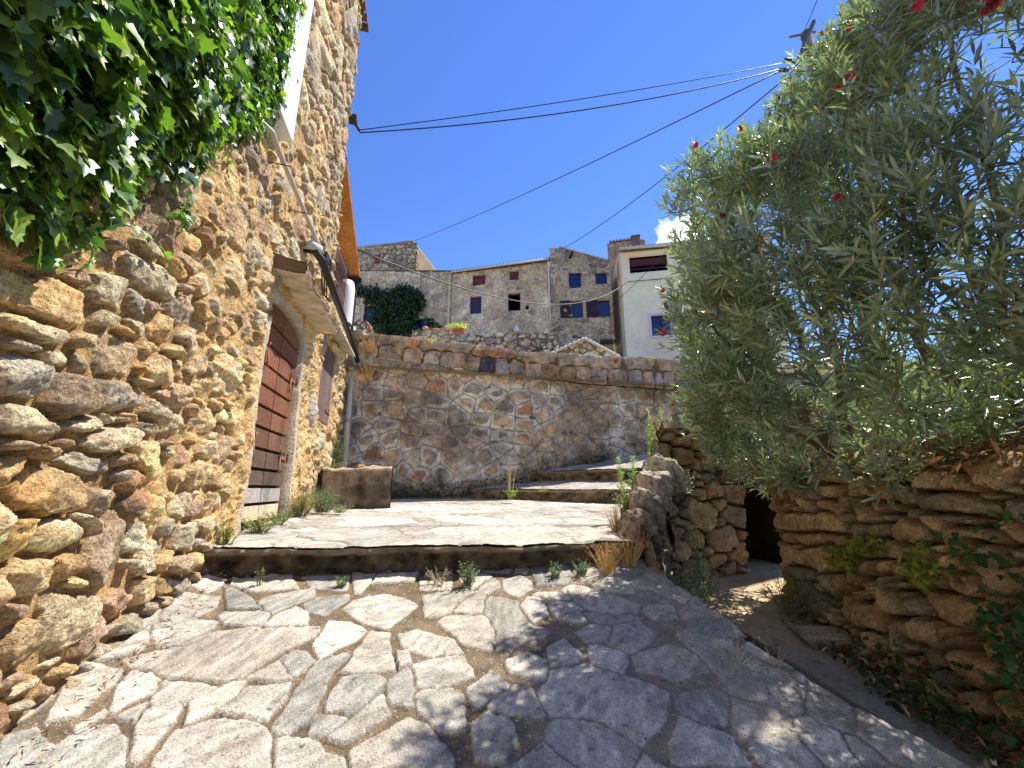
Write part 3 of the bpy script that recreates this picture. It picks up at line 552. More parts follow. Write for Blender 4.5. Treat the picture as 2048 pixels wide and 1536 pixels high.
sc = pick(ID, RETC, [3, 3, 2, 2, 1, 2, 1], 3, .14)*(1+fbm(u*8, z*8, 10, 5)[..., None]*.9)
mc = (lin((220, 210, 190))*wht[..., None]+lin((188, 170, 144))*(1-wht[..., None]))*(1+fbm(u*12, z*12, 11, 4)[..., None]*.6)
C = sc*st[..., None]+mc*(1-st[..., None]); C = C*(1-line[..., None]*.75)
soot = sm(.05, .35, fbm(u*.9, z*1.3, 13, 4)+.12*(1-wht)); C = C*(1-.35*soot[..., None])
moss = sm(.55, 0, z-.06*u)[..., None]*sm(-.1, .3, fbm(u*3, z*3, 15, 4))[..., None]; C = C*(1-moss*.4)+lin((72, 78, 40))*moss*.3
grid_mesh('wall_face', fr_ret(u, h, z), np.clip(C, .01, .85), M_ret, retw)
# parapet of big dressed blocks above the ledge
u, f = np.meshgrid(sv, np.linspace(0, 1, 80), indexing='ij'); prof_z = np.where(f < .84, f/.84, 1); top = rtop(u)+fbm(u*2, u*0, 16, 3)*.03
z = course(u)-.0+(top-course(u))*prof_z; S = []; uu = -.2
while uu < RL+.3:
    w_ = rng.uniform(.2, .52); zc = float(course(uu)); S.append((uu+w_/2, zc+.12+rng.normal(0, .05), uu+w_/2+.001, zc+.16, rng.uniform(0, .06))); uu += w_
uu = -.2
while uu < RL+.3:
    w_ = rng.uniform(.7, 1.5); zt = float(rtop(uu)); S.append((uu+.05, zt-.03, uu+w_-.06, zt-.03, .06)); uu += w_
F1, F2, ID = cells(u, z, np.array(S)); t = (F2-F1)/2+fbm(u*9, z*9, 17, 4)*.03; st = sm(.004, .022, t)
h = .07+.025*(1-np.exp(-np.clip(t, 0, 1)/.015))+fbm(u*8, z*8, 18, 5)*.06+fbm(u*25, z*25, 28, 3)*.02-(.05*(1-st)); back = np.clip((f-.84)/.16, 0, 1); h = h-back*.45
C = pick(ID, RETC+[(170, 140, 100), (84, 84, 94)], [3, 3, 2, 2, .3, 2, .5, 1.5, .15], 5, .08)*(1+fbm(u*8, z*8, 19, 5)[..., None]*.8); C = C*st[..., None]+lin((136, 116, 92))*(1-st[..., None])
cop = sm(-.12, -.06, z-top)[..., None]; C = C*(1-cop*.7)+lin((190, 176, 150))*(1+fbm(u*9, z*9, 20, 4)[..., None]*.6)*cop*.7
grid_mesh('parapet', fr_ret(u, h, z), np.clip(C, .01, .85), M_ret, retw)
mb = MB(); mb.hexa([(*(RA+RN*-.1), -1), (*(RB+RN*-.1), -1), (*(RB+RN*-1.6), -1), (*(RA+RN*-1.6), -1), (*(RA+RN*-.1), 2.3), (*(RB+RN*-.1), 2.0), (*(RB+RN*-1.6), 2.0), (*(RA+RN*-1.6), 2.3)], lin((130, 110, 90))); mb.build('wall_core', M_soil, retw)
# lane surface behind the parapet
tag(grid_mesh('road', np.stack([a := np.meshgrid(np.linspace(-12, 14, 30), np.linspace(8.4, 10.8, 6), indexing='ij')[0], b_ := np.meshgrid(np.linspace(-12, 14, 30), np.linspace(0, 1, 6), indexing='ij')[1]*2.2+8.5+a*.174, a*0+2.3-.02*a], -1), np.tile(lin((150, 140, 120)), a.shape+(1,)), M_soil), kind='structure')

# ================================================================== SMALL WALL WITH THE PASSAGE, RIGHT DRY-STONE WALL
DRYC = [(212, 180, 136), (194, 164, 126), (176, 160, 136), (198, 168, 128), (158, 146, 130), (220, 192, 146), (134, 124, 112)]
class Curve:
    def __init__(s, pts):
        s.p = np.array(pts, float); d = np.linalg.norm(np.diff(s.p, axis=0), axis=1); s.u = np.concatenate([[0], np.cumsum(d)]); s.L = s.u[-1]
    def __call__(s, u, o, z):
        x = np.interp(u, s.u, s.p[:, 0]); y = np.interp(u, s.u, s.p[:, 1]); e = .12
        tx = np.interp(u+e, s.u, s.p[:, 0])-np.interp(u-e, s.u, s.p[:, 0]); ty = np.interp(u+e, s.u, s.p[:, 1])-np.interp(u-e, s.u, s.p[:, 1]); l = np.sqrt(tx*tx+ty*ty)+1e-9
        P = np.zeros(np.shape(u)+(3,)); P[..., 0] = x+ty/l*o; P[..., 1] = y-tx/l*o; P[..., 2] = z; return P
    def pix(s, x, y, Yg):   # (u,z) of a picture ray against the chord nearest the guess
        best = None
        r = ray(x, y)
        for i in range(len(s.p)-1):
            a, b = s.p[i], s.p[i+1]; M = np.array([[r[0], a[0]-b[0]], [r[1], a[1]-b[1]]])
            try: t, k = np.linalg.solve(M, a)
            except Exception: continue
            e = max(0, -k, k-1)
            if t > 0 and (best is None or e < best[0]): best = (e, s.u[i]+k*(s.u[i+1]-s.u[i]), t*r[2])
        return best[1], best[2]
# small wall facing the camera, left end by the steps
c1 = Curve([(1.74, 5.02), (2.2, 5.25), (2.8, 5.5), (4.2, 6.2)])
smallw = thing('passage_wall', 'dark rubble wall with a low arched passage beside the steps', 'wall', (2.3, 5.3, -1))
us0, zs0 = c1.pix(1475, 968, 5.4)
def arch(u, z): c_ = us0+.42; return (u > us0) & (u < us0+.84) & (z < zs0+.20*np.sqrt(np.clip(1-((u-c_)/.42)**2, 0, 1))+.0)
def rec_s(s, z, h, C):
    # voussoirs round the arch
    c_ = us0+.42; r_ = np.hypot((s-c_)/.42, (z-zs0)/.24*(z > zs0)); ring = (z > zs0-.02) & (r_ < 1.9) & (s < c_+.5)
    ang = np.arctan2(z-zs0, -(s-c_)); k = np.abs(((ang/.42) % 1)-.5)*2; vs = sm(.93, .8, k)
    h = np.where(ring, .05+.03*vs+fbm(s*12, z*12, 3, 3)*.02, h); C = np.where(ring[..., None], lin((150, 120, 84))*(1+fbm(s*20, z*20, 4, 4)[..., None]*.6)*(.35+.65*vs[..., None]), C)
    top = sm(.60, .66, z-.0)[..., None]; C = C*(1-top)+lin((190, 170, 130))*top
    return h, C, ~arch(s, z)
S = fill_seeds([], [], (-.2, -1.3, c1.L+.1, .9), [(.13, .8, 120), (.09, 1.1, 300), (.055, 1.4, 700), (.03, 1.4, 900)], np.random.default_rng(14), .3)
rubble_wall('wall_face', np.arange(0, c1.L, .013), np.arange(-1.15, .79, .012), S, smallw, 61, lambda s, z: .25+fbm(s*2, z*2, 2, 2)*.5, c1, mat=M_dry, relief=.06, mortcol=(110, 90, 66), pal=DRYC, ochre=.25, wts=(3, 3, 2, 2, 1, 2, .3), recess=rec_s, darkm=(60, 48, 38))
mb = MB(); q = lambda u, o, z: c1(np.array(u), o, z)
# coping slab on top and end return face
uu = np.linspace(0, c1.L, 60); V = []; 
for a in uu:
    w0 = .09+.03*float(vn(np.array(a*6), np.array(2.))); zt = .77+.03*float(vn(np.array(a*4), np.array(7.))); V += [q(a, w0, zt-.07), q(a, w0-.02, zt), q(a+.42, -.45, zt+.02), q(a+.42, -.45, zt-.07)]
n = len(uu); mb.add(V, [(4*i+j, 4*i+4+j, 4*i+4+(j+1) % 4, 4*i+(j+1) % 4) for i in range(n-1) for j in range(4)]+[(3, 2, 1, 0)], lin((176, 156, 122))); mb.build('coping', M_conc, smallw)
ec = Curve([(2.05, 5.75), (1.72, 5.0)])
rubble_wall('wall_end', np.arange(0, ec.L, .015), np.arange(-.8, .74, .015), S, smallw, 62, lambda s, z: s*0+.6, ec, mat=M_dry, relief=.04, mortcol=(150, 126, 92), pal=DRYC, ochre=.25, wts=(3, 3, 2, 2, 2, 2, 1), darkm=(60, 48, 38))
# passage interior
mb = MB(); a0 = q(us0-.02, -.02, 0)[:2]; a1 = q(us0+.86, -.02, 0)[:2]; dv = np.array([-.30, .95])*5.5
dc = lin((70, 58, 48)); zt = zs0+.24  # lining coloured dark to add to the shade of the deep passage
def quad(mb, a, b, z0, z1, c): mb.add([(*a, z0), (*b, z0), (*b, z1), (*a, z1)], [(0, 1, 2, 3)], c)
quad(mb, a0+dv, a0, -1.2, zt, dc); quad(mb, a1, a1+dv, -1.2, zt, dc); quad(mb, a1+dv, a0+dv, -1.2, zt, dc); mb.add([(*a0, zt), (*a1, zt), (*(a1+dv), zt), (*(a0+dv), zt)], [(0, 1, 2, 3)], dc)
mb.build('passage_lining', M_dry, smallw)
# earth bank on top of the small wall (behind it)
mb = MB(); mb.hexa([(2.0, 5.7, .5), (9, 9.2, .5), (9, 11, .5), (3.6, 9.1, .5), (2.0, 5.7, .70), (9, 9.2, .70), (9, 11, .72), (3.6, 9.1, .72)], lin((120, 100, 70))); mb.hexa([(4.1, 6.2, -2), (16, 11.5, -2), (16, 12.5, -2), (4.1, 7.2, -2), (4.1, 6.2, .6), (16, 11.5, 1.2), (16, 12.5, 1.2), (4.1, 7.2, .69)], lin((120, 100, 70))); tag(mb.build('bank', M_soil), kind='structure')
# rough boulders running down from the small wall to the landing
def boulder(name, c, r, col, seed, label):
    n, m_ = 90, 60; th, ph = np.meshgrid(np.linspace(0, 2*np.pi, n), np.linspace(.001, np.pi-.001, m_), indexing='ij')
    dx, dy, dz = np.cos(th)*np.sin(ph), np.sin(th)*np.sin(ph), np.cos(ph)
    sq = 1/np.maximum.reduce([np.abs(dx), np.abs(dy), np.abs(dz)])**.55; wr = lambda k, s_: fbm(dx*k+dz*k*.7+seed*3.1, dy*k+dz*k*.6+seed, s_, 4)
    k = sq*(1+wr(1.6, 3)*.4+(ridge(dx*3+dz*2+seed, dy*3-dz*2, 6, 4)*.10)+wr(9, 8)*.08); k[-1] = k[0]
    P = np.stack([c[0]+r[0]*k*dx, c[1]+r[1]*k*dy, c[2]+r[2]*k*dz], -1); C = np.tile(lin(col), P.shape[:2]+(1,))*(1+wr(5, 9)[..., None]*.7); C[-1] = C[0]
    C = C*(1-.45*sm(.1, .4, wr(3, 15))[..., None]); return tag(grid_mesh(name, P, np.clip(C, .02, .8), M_ret, flip=True), label, 'boulder', 'boulders stepping down beside the landing')
for i, (px_, py_, Y_, r_, col, lab) in enumerate([(1322, 950, 4.85, (.15, .30, .2), (186, 176, 160), 'grey boulder leaning against the end of the passage wall, highest of the four'), (1300, 985, 4.6, (.15, .28, .2), (178, 166, 150), 'grey cracked boulder just below the highest one beside the steps'), (1283, 1022, 4.35, (.15, .27, .19), (164, 148, 130), 'brownish boulder third from the top beside the landing'), (1272, 1068, 4.1, (.14, .24, .19), (146, 130, 112), 'dark lowest boulder at the corner of the landing above the path')]):
    boulder('boulder', at(px_, py_, Y_), r_, col, i+2, lab)
ec2 = Curve([(1.72, 5.0), (1.32, 4.25), (1.12, 3.8), (1.10, 3.6)][::-1])
tag(rubble_wall('rubble_kerb', np.arange(0, ec2.L, .014), np.arange(-1.1, -.28, .014), S, None, 63, lambda s, z: s*0+.3, ec2, mat=M_dry, relief=.05, mortcol=(100, 84, 64), pal=DRYC, ochre=.25, wts=(1, 2, 3, 1, 3, 1, 3), darkm=(40, 32, 26))[0], 'dark rubble face below the boulders between landing and sandy path', 'wall')

c2 = Curve([(3.7, 5.15), (3.1, 4.75), (2.78, 4.52), (2.60, 4.28), (2.52, 4.0), (2.47, 3.6), (2.42, 3.1), (2.36, 2.4), (2.30, 1.5), (2.22, .2), (2.1, -1.6)])
RS = '''820,290,880,280,60|1150,330,1800,450,62|960,420,1100,450,35|850,430,960,490,38|600,310,660,320,55|450,340,500,350,48|300,340,320,350,42|300,270,380,270,35|480,240,560,240,30|600,420,700,430,42|1150,600,1350,620,75|1050,480,1080,490,38|1400,540,1410,560,65|1550,640,1560,660,75|1700,620,1800,620,42|1500,510,1600,520,30|780,600,900,640,38|480,540,660,550,50|320,610,340,640,55|470,660,480,670,50|620,670,680,660,40|980,740,1300,780,62|1880,860,1940,960,130|1540,830,1550,840,50|450,780,700,830,50|420,920,480,930,70|650,920,680,960,60|780,950,840,970,40|950,1020,1200,1180,55|900,900,960,900,55|1180,900,1400,960,70|1400,1130,1680,1220,95|780,1200,980,1250,95|1130,1330,1160,1420,65|1250,1350,1450,1400,70|600,1280,780,1450,60|450,1190,500,1270,50|1860,1210,1870,1220,65|330,1030,360,1100,55|500,1060,540,1070,60|220,420,220,440,35|270,420,280,430,28|240,520,300,520,28|240,590,245,620,35|240,700,260,740,40|260,850,270,900,40|1900,1380,2000,1350,70|1650,1440,1700,1450,60|1900,640,1960,660,30|1720,720,1730,720,30'''
RS2 = '''1600,460,1850,580,75|1400,660,1750,820,80|1950,720,2048,860,70|1200,640,1300,700,60|1850,960,1950,1020,60|1060,560,1100,580,50|1700,300,1720,340,55|1250,480,1350,500,50'''
seeds = []
for src, ox, oy in ((RS, 1500, 900), (RS2, 1500, 1200)):
    sc = 3.737
    for q_ in src.split('|'):
        x1, y1, x2, y2, r = map(float, q_.split(',')); a = c2.pix(ox+x1/sc, oy+y1/sc, 3); b = c2.pix(ox+x2/sc, oy+y2/sc, 3); mx_, my_ = ox+(x1+x2)/2/sc, oy+(y1+y2)/2/sc
        seeds.append((*a, *b, abs(c2.pix(mx_, my_-r/sc, 3)[1]-c2.pix(mx_, my_+r/sc, 3)[1])/2*.92))
S = fill_seeds(seeds, [], (-.2, -2, c2.L+.1, .4), [(.14, .5, 300), (.09, .7, 500), (.055, .9, 1800), (.03, 1.3, 3500), (.02, 1.3, 3500)], np.random.default_rng(15), .5, 1.02)
dryw = thing('dry_stone_wall', 'curved dry stone wall under the oleander beside the path', 'wall', (2.4, 3, -1.2))
def fill_d(s, z): return -.05+.7*sm(2.8, 1.2, s)+fbm(s*2, z*2, 2, 2)*.3
def rec_d(s, z, h, C):
    tz = .03+fbm(s*3, s*0, 41, 3)*.10; over = np.clip((z-tz)/.12, 0, 3); h = h-over**1.3*.10
    return h, C, None
rubble_wall('wall_face', np.concatenate([np.arange(0, 6.0, .0105), np.arange(6.02, c2.L, .05)]), np.arange(-1.85, .22, .0105), S, dryw, 64, fill_d, c2, mat=M_dry, relief=.075, deep=-.09, mortcol=(150, 124, 90), pal=DRYC, ochre=.2, wts=(3, 3, 2, 2, .8, 3, .4), recess=rec_d, darkm=(52, 42, 34))
# planted earth above the wall
ex = np.linspace(0, 1, 60); eu = np.linspace(0, c2.L, 160); E_, U_ = np.meshgrid(ex, eu, indexing='ij'); P = c2(U_, -.10-E_*4.5, 0*U_); P[..., 2] = .06+.12*np.sqrt(E_)+fbm(P[..., 0]*2, P[..., 1]*2, 44, 4)*.16*np.minimum(1, E_*8+.2)
tag(grid_mesh('earth', P, np.tile(lin((86, 66, 48)), P.shape[:2]+(1,))*(1+fbm(P[..., 0]*6, P[..., 1]*6, 45, 4)[..., None]*.8), M_soil, flip=False), kind='structure')

# ================================================================== VILLAGE HOUSES ON THE SLOPE
FARC = [(236, 214, 178), (220, 200, 168), (200, 184, 160), (240, 214, 172), (168, 154, 136), (222, 192, 154)]
def house_thing(label, px_, Y_, py_=690): 
    p = at(px_, py_, Y_); return thing('village_house', label, 'house', tuple(p), 'houses in a row above the retaining wall')
def xy(px_, Y_): p = at(px_, 600, Y_); return (p[0], p[1])
def facade(parent, a, b, top, bot_px, rects=(), seed=1, fill=.8, res=.055, sizes=(.17, .12, .08), mortar=(164, 146, 118), pal=FARC, relief=.05, ochre=.3, name='wall', smooth=False, stain=.45, base=None, rough=2.2):
    cv = Curve([a, b]); tp = sorted(cv.pix(x, y, 0) for x, y in top); tu = [q_[0] for q_ in tp]; tz = [q_[1] for q_ in tp]
    z0 = cv.pix((top[0][0]+top[-1][0])/2, bot_px, 0)[1]-1.5; z1 = max(tz); R = []
    for (x0, y0, x1, y1) in rects:
        (ua, za), (ub, zb) = cv.pix(x0, (y0+y1)/2, 0), cv.pix(x1, (y0+y1)/2, 0); zt = cv.pix((x0+x1)/2, y0, 0)[1]; zl = cv.pix((x0+x1)/2, y1, 0)[1]; R.append((ua, zl, ub, zt))
    def rec(s, z, h, C):
        if stain:
            st_ = .8*sm(.0, .35, fbm(s*.45, z*.3, seed+70, 4)+fbm(s*1.6, z*.8, seed+71, 3)*.3)[..., None]; C = C*(1-stain*st_)
            lo = sm(.1, .3, fbm(s*.6, z*.5, seed+72, 3))[..., None]; C = C*(1-.35*lo)+lin((200, 178, 142))*.35*lo
        if base is not None: h = h*0+fbm(s*.8, z*.8, seed, 2)*.01; C = np.tile(lin(base), h.shape+(1,))*(1+fbm(s*.5, z*.35, seed+73, 4)[..., None]*.22)
        for (u0, a0_, u1, a1_) in R:
            k = (s > u0) & (s < u1) & (z > a0_) & (z < a1_); h = np.where(k, -.22, h)
        keep = z <= np.interp(s, tu, tz)+.03; return h, C, keep
    nn = max(60, int(cv.L*(z1-z0)/(sizes[1]**2)*1.1))
    S = fill_seeds([], [], (-.3, z0-.3, cv.L+.3, z1+.3), [(sizes[0], 1.1, nn//5), (sizes[1], 1.2, nn//2), (sizes[2], 1.2, nn)], np.random.default_rng(seed), .25) if base is None else np.array([(0, 0, .1, 0, .1), (3, 3, 3.1, 3, .1)])
    us_ = np.unique(np.concatenate([np.arange(0, cv.L, res), [cv.L]]+[[u0-.01, u0+.01, u1-.01, u1+.01] for u0, _, u1, _ in R])); us_ = us_[(us_ >= 0) & (us_ <= cv.L)]
    zs_ = np.unique(np.concatenate([np.arange(z0, z1+res, res)]+[[q_[1]-.01, q_[1]+.01, q_[3]-.01, q_[3]+.01] for q_ in R]))
    rubble_wall(name, us_, zs_, S, parent, seed, lambda s, z: fill+fbm(s*.6, z*.6, seed+5, 3)*.5, cv, mat=M_far if base is None else M_render, relief=relief, mortcol=mortar, pal=pal, wts=(3, 3, 2, 2, 1, 1), recess=rec, ochre=ochre, darkm=(80, 68, 56), joint=(.006, .04), rough=rough)
    return cv, R
def cbox(mb, cv, u0, u1, o0, o1, z0, z1, col):
    mb.hexa([tuple(cv(np.array(u), o, z)) for u, o, z in ((u0, o1, z0), (u1, o1, z0), (u1, o0, z0), (u0, o0, z0), (u0, o1, z1), (u1, o1, z1), (u1, o0, z1), (u0, o0, z1))], col)
def window(parent, cv, R, frame=(110, 52, 44), kind='glass', surround=None, bars=2, mull=1):
    u0, z0, u1, z1 = R; mb = MB(); c = lin(frame); w_ = u1-u0; h_ = z1-z0
    if surround is not None:
        ms = MB(); g = .14; sc_ = lin(surround)
        cbox(ms, cv, u0-g, u0, -.02, .05, z0-g, z1+g, sc_); cbox(ms, cv, u1, u1+g, -.02, .05, z0-g, z1+g, sc_); cbox(ms, cv, u0, u1, -.02, .05, z1, z1+g, sc_); cbox(ms, cv, u0, u1, -.02, .05, z0-g, z0, sc_); ms.build('surround', M_plain, parent)
    if kind == 'shutter':
        n = max(2, int(w_/.14))
        for i in range(n): cbox(mb, cv, u0+w_*i/n+.008, u0+w_*(i+1)/n-.008, -.16, -.09+.006*(i % 2), z0+.01, z1-.01, c*(1+.12*math.sin(i*3)))
        return mb.build('shutter', M_wood, parent)
    t = .055
    cbox(mb, cv, u0, u0+t, -.18, -.10, z0, z1, c); cbox(mb, cv, u1-t, u1, -.18, -.10, z0, z1, c); cbox(mb, cv, u0+t, u1-t, -.18, -.10, z1-t, z1, c); cbox(mb, cv, u0+t, u1-t, -.18, -.10, z0, z0+t, c)
    for i in range(mull): um = u0+w_*(i+1)/(mull+1); cbox(mb, cv, um-.045, um+.045, -.178, -.09, z0+t, z1-t, c)
    for i in range(bars): zm = z0+h_*(i+1)/(bars+1); cbox(mb, cv, u0+t, u1-t, -.172, -.12, zm-.018, zm+.018, c)
    wo = mb.build('window', M_plain, parent); mp = MB(); cbox(mp, cv, u0+t*.5, u1-t*.5, -.17, -.155, z0+t*.5, z1-t*.5, (0, 0, 0)); mp.build('pane', M_glass if kind == 'glass' else M_dark, wo); return wo
def side_shutter(parent, cv, ua, ub, z0, z1, col, name='shutter'):
    mb = MB(); c = lin(col); cbox(mb, cv, ua, ub, .03, .08, z0, z1, c); n = 14
    for i in range(n): zz_ = z0+.08+(z1-z0-.16)*i/n; cbox(mb, cv, ua+.06, ub-.06, .082, .095, zz_, zz_+.05, c*.8)
    cbox(mb, cv, ua+.03, ub-.03, .082, .10, (z0+z1)/2-.03, (z0+z1)/2+.03, c); return mb.build(name, M_wood, parent)
def tiles(parent, cv, top, depth, pitch_=.3, col=(150, 120, 98), over=.25, r=.085, name='roof', back_drop=None):
    """row of curved tiles whose ends show along an eave"""
    tp = sorted(cv.pix(x, y, 0) for x, y in top); mb = MB(); L = tp[-1][0]-tp[0][0]; n = int(L/.22); rg = np.random.default_rng(int(L*100))
    ua, za = tp[0]; ub, zb = tp[-1]
    mb.hexa([tuple(cv(np.array(u), o, z)) for u, o, z in ((ua, over-.05, za), (ub, over-.05, zb), (ub, -depth, zb+depth*pitch_), (ua, -depth, za+depth*pitch_), (ua, over-.05, za+.05), (ub, over-.05, zb+.05), (ub, -depth, zb+depth*pitch_+.05), (ua, -depth, za+depth*pitch_+.05))], lin(col)*.8)
    for i in range(n+1):
        u = ua+L*i/n; z = za+(zb-za)*i/n; c = lin(col)*(1+rg.normal(0, .15)); mb.tube([cv(np.array(u), over, z+.07), cv(np.array(u), -depth, z+.07+depth*pitch_)], r, 8, c)
    return mb.build(name, M_far, parent)
def core(parent, cv, z0, z1, depth, col=(150, 130, 100), u0=0, u1=None):
    mb = MB(); cbox(mb, cv, u0+.02, (u1 or cv.L)-.02, -depth, -.3, z0, z1, lin(col)); mb.build('wall_core', M_far, parent)

# tower house, far left
h = house_thing('tall rubble stone house at the back left with a small red shutter and sloping verge', 790, 30)
cv, R = facade(h, xy(690, 31.2), xy(827, 30), [(690, 499), (725, 494), (820, 485), (829, 485)], 570, [(748, 509, 761, 528)], 71, .55, pal=[(222, 206, 176), (204, 188, 162), (186, 174, 156), (230, 210, 172), (168, 154, 138), (212, 188, 154)], mortar=(130, 112, 90), stain=.25)
window(h, cv, R[0], (158, 84, 66), 'shutter'); core(h, cv, 10, cv.pix(760, 500, 0)[1], 5)
cs, _ = facade(h, xy(827.5, 30), xy(861, 35.5), [(827, 485), (840, 510), (857, 545)], 570, [], 72, .55, pal=[(190, 168, 130), (176, 154, 118), (160, 144, 116), (196, 170, 124), (150, 130, 104), (176, 148, 112)], mortar=(150, 128, 98), stain=.1)
tp = [cs.pix(x, y, 0) for x, y in ((826, 484), (858, 545))]; mb = MB(); mb.hexa([tuple(cs(np.array(u), o, z)) for dz in (0, .12) for (u, z0_), o in (((tp[0]), .12), ((tp[1]), .12), ((tp[1]), -.2), ((tp[0]), -.2)) for z in (z0_+dz,)], lin((206, 178, 150))); mb.build('verge', M_conc, h)
tp = [cv.pix(x, y, 0) for x, y in ((690, 499), (828, 485))]; mb = MB(); mb.hexa([tuple(cv(np.array(u), o, z0_+dz)) for dz in (0, .13) for (u, z0_), o in ((tp[0], .15), (tp[1], .15), (tp[1], -5), (tp[0], -5))], lin((170, 160, 146))); mb.build('roof', M_conc, h)
# ivy-covered house
h = house_thing('low rubble stone house with dark creeper, third window hidden, left of the grey row', 800, 27)
h['label'] = 'flat topped rubble stone house half covered by a dark creeper'
cvA, R = facade(h, xy(600, 27.6), xy(903, 26.4), [(600, 543), (700, 543), (880, 543), (903, 545)], 700, [(727, 611, 757, 650), (832, 637, 850, 657)], 73, .62, mortar=(222, 202, 168), relief=.07, stain=.3)
window(h, cvA, R[0], (122, 52, 44), 'glass', (214, 208, 200), bars=1); window(h, cvA, R[1], (34, 44, 96), 'glass', (210, 206, 200), bars=2)
u0, z0, u1, z1 = R[1]; side_shutter(h, cvA, u0-.62, u0-.12, z0-.05, z1+.5, (128, 60, 56)); core(h, cvA, 7, cvA.pix(800, 546, 0)[1], 3.0)
mb = MB(); ua = cvA.pix(897, 600, 0)[0]; zt = cvA.pix(897, 550, 0)[1]; zl = cvA.pix(897, 655, 0)[1]; cbox(mb, cvA, ua-.02, ua+.13, 0, .10, zl, zt, lin((214, 198, 160))); mb.build('render_strip', M_conc, h)
mb = MB(); uq, zq = cvA.pix(600, 541, 0); uq2, zq2 = cvA.pix(903, 543, 0); mb.hexa([tuple(cvA(np.array(u_), o, z_+dz)) for dz in (-.04, .04) for u_, z_, o in ((uq, zq, .1), (uq2, zq2, .1), (uq2, zq2, -3), (uq, zq, -3))], lin((110, 92, 78))); mb.build('roof', M_conc, h)
# long grey house with the drainpipe
h = house_thing('long weathered grey house with tiled eave and a white drainpipe at its right end', 1000, 26)
cvB, R = facade(h, xy(903.5, 26.35), xy(1101, 25.5), [(903, 549), (960, 541), (1101, 523)], 690, [(945, 550, 971, 571), (1019, 542, 1037, 560), (940, 593, 963, 628), (1016, 587, 1041, 622), (1051, 610, 1058, 619)], 74, .72, mortar=(240, 216, 180), relief=.07, stain=.38)
window(h, cvB, R[0], (110, 56, 58), 'shutter'); window(h, cvB, R[1], (110, 56, 58), 'shutter'); window(h, cvB, R[2], (116, 50, 42), 'glass', (205, 198, 190), bars=3); window(h, cvB, R[3], (96, 60, 48), 'dark', (190, 176, 156), bars=0, mull=0)
window(h, cvB, R[4], (120, 70, 54), 'dark', None, 0, 0); tiles(h, cvB, [(903, 548), (1101, 522)], 4, .28, (120, 112, 104)); core(h, cvB, 7, cvB.pix(905, 550, 0)[1], 3.5)
ta, tb = cvB.pix(903, 549, 0), cvB.pix(1098, 523, 0); mb = MB(); mb.tube([cvB(np.array(ta[0]), .34, ta[1]), cvB(np.array(tb[0]), .34, tb[1])], .07, 8, lin((214, 208, 200)))
g_ = mb.build('gutter', M_plain, h); mb = MB(); pa, pb_ = cvB.pix(1097, 527, 0), cvB.pix(1102, 664, 0); mb.tube([cvB(np.array(pa[0]), .3, pa[1]), cvB(np.array(pa[0]), .16, pa[1]-.3), cvB(np.array(pb_[0]), .16, pb_[1])], .06, 8, lin((222, 222, 224))); mb.build('downpipe', M_plain, g_, True)
# dark gabled house with blue windows
h = house_thing('dark grey stone house with blue windows and purple louvred shutters', 1160, 25.4)
cvC, R = facade(h, xy(1101.5, 25.3), xy(1225, 24.9), [(1101, 497), (1118, 497), (1220, 522), (1226, 523)], 710, [(1138, 545, 1162, 576), (1191, 545, 1214, 568), (1144, 601, 1166, 636), (1197, 600, 1220, 634)], 75, .72, mortar=(216, 196, 166), relief=.07, stain=.45, pal=[(164, 150, 130), (148, 136, 122), (132, 122, 112), (174, 154, 126), (116, 108, 100), (158, 134, 112)])
for i in (0, 1): window(h, cvC, R[i], (30, 46, 120), 'glass', None, bars=2)
window(h, cvC, R[2], (92, 48, 50), 'glass', None, bars=0, mull=0); window(h, cvC, R[3], (58, 44, 60), 'glass', None, bars=0, mull=0)
for i in (2, 3): u0, z0, u1, z1 = R[i]; side_shutter(h, cvC, u0-(u1-u0)*1.08, u0-.02, z0, z1, (66, 48, 68))
core(h, cvC, 6.5, cvC.pix(1225, 524, 0)[1], 3.5); ta, tb, tc_ = (cvC.pix(x, y, 0) for x, y in ((1100, 496), (1118, 496), (1228, 522)))
mb = MB(); mb.hexa([tuple(cvC(np.array(u), o, z0_+dz)) for dz in (0, .10) for (u, z0_), o in ((tb, .1), (tc_, .1), (tc_, -4), (tb, -4))], lin((188, 176, 160))); mb.build('roof', M_conc, h)
mb = MB(); q_ = cvC.pix(1139, 517, 0); mb.tube([cvC(np.array(q_[0]), -.1, q_[1]), cvC(np.array(q_[0]+.2), .5, q_[1]+.25)], .09, 6, lin((60, 48, 42))); mb.build('beam_stub', M_wood, h)
# brown building with chimney behind
h = house_thing('narrow brown rendered building with a soot stained chimney behind the cream house', 1250, 28, 600)
cvD, R = facade(h, xy(1221, 28), xy(1300, 27.4), [(1221, 487), (1262, 481), (1300, 478)], 560, [], 76, 1.1, mortar=(156, 128, 106), relief=.03, stain=.5, pal=[(190, 158, 132), (176, 148, 126), (166, 140, 120)]*2)
tiles(h, cvD, [(1221, 486), (1262, 480)], 2.5, .2, (130, 116, 104), over=.12); core(h, cvD, 9, cvD.pix(1262, 490, 0)[1], 2)
ch = MB(); ca, cb2 = cvD.pix(1263, 476, 0), cvD.pix(1279, 476, 0); cbox(ch, cvD, ca[0], cb2[0], -.4, .14, ca[1]-1.6, ca[1], lin((112, 96, 84))); ch = ch.build('chimney', M_conc, h); mb = MB(); cbox(mb, cvD, ca[0]-.05, cb2[0]+.05, -.45, .19, ca[1], ca[1]+.1, lin((96, 84, 76))); mb.build('chimney_cap', M_conc, ch)
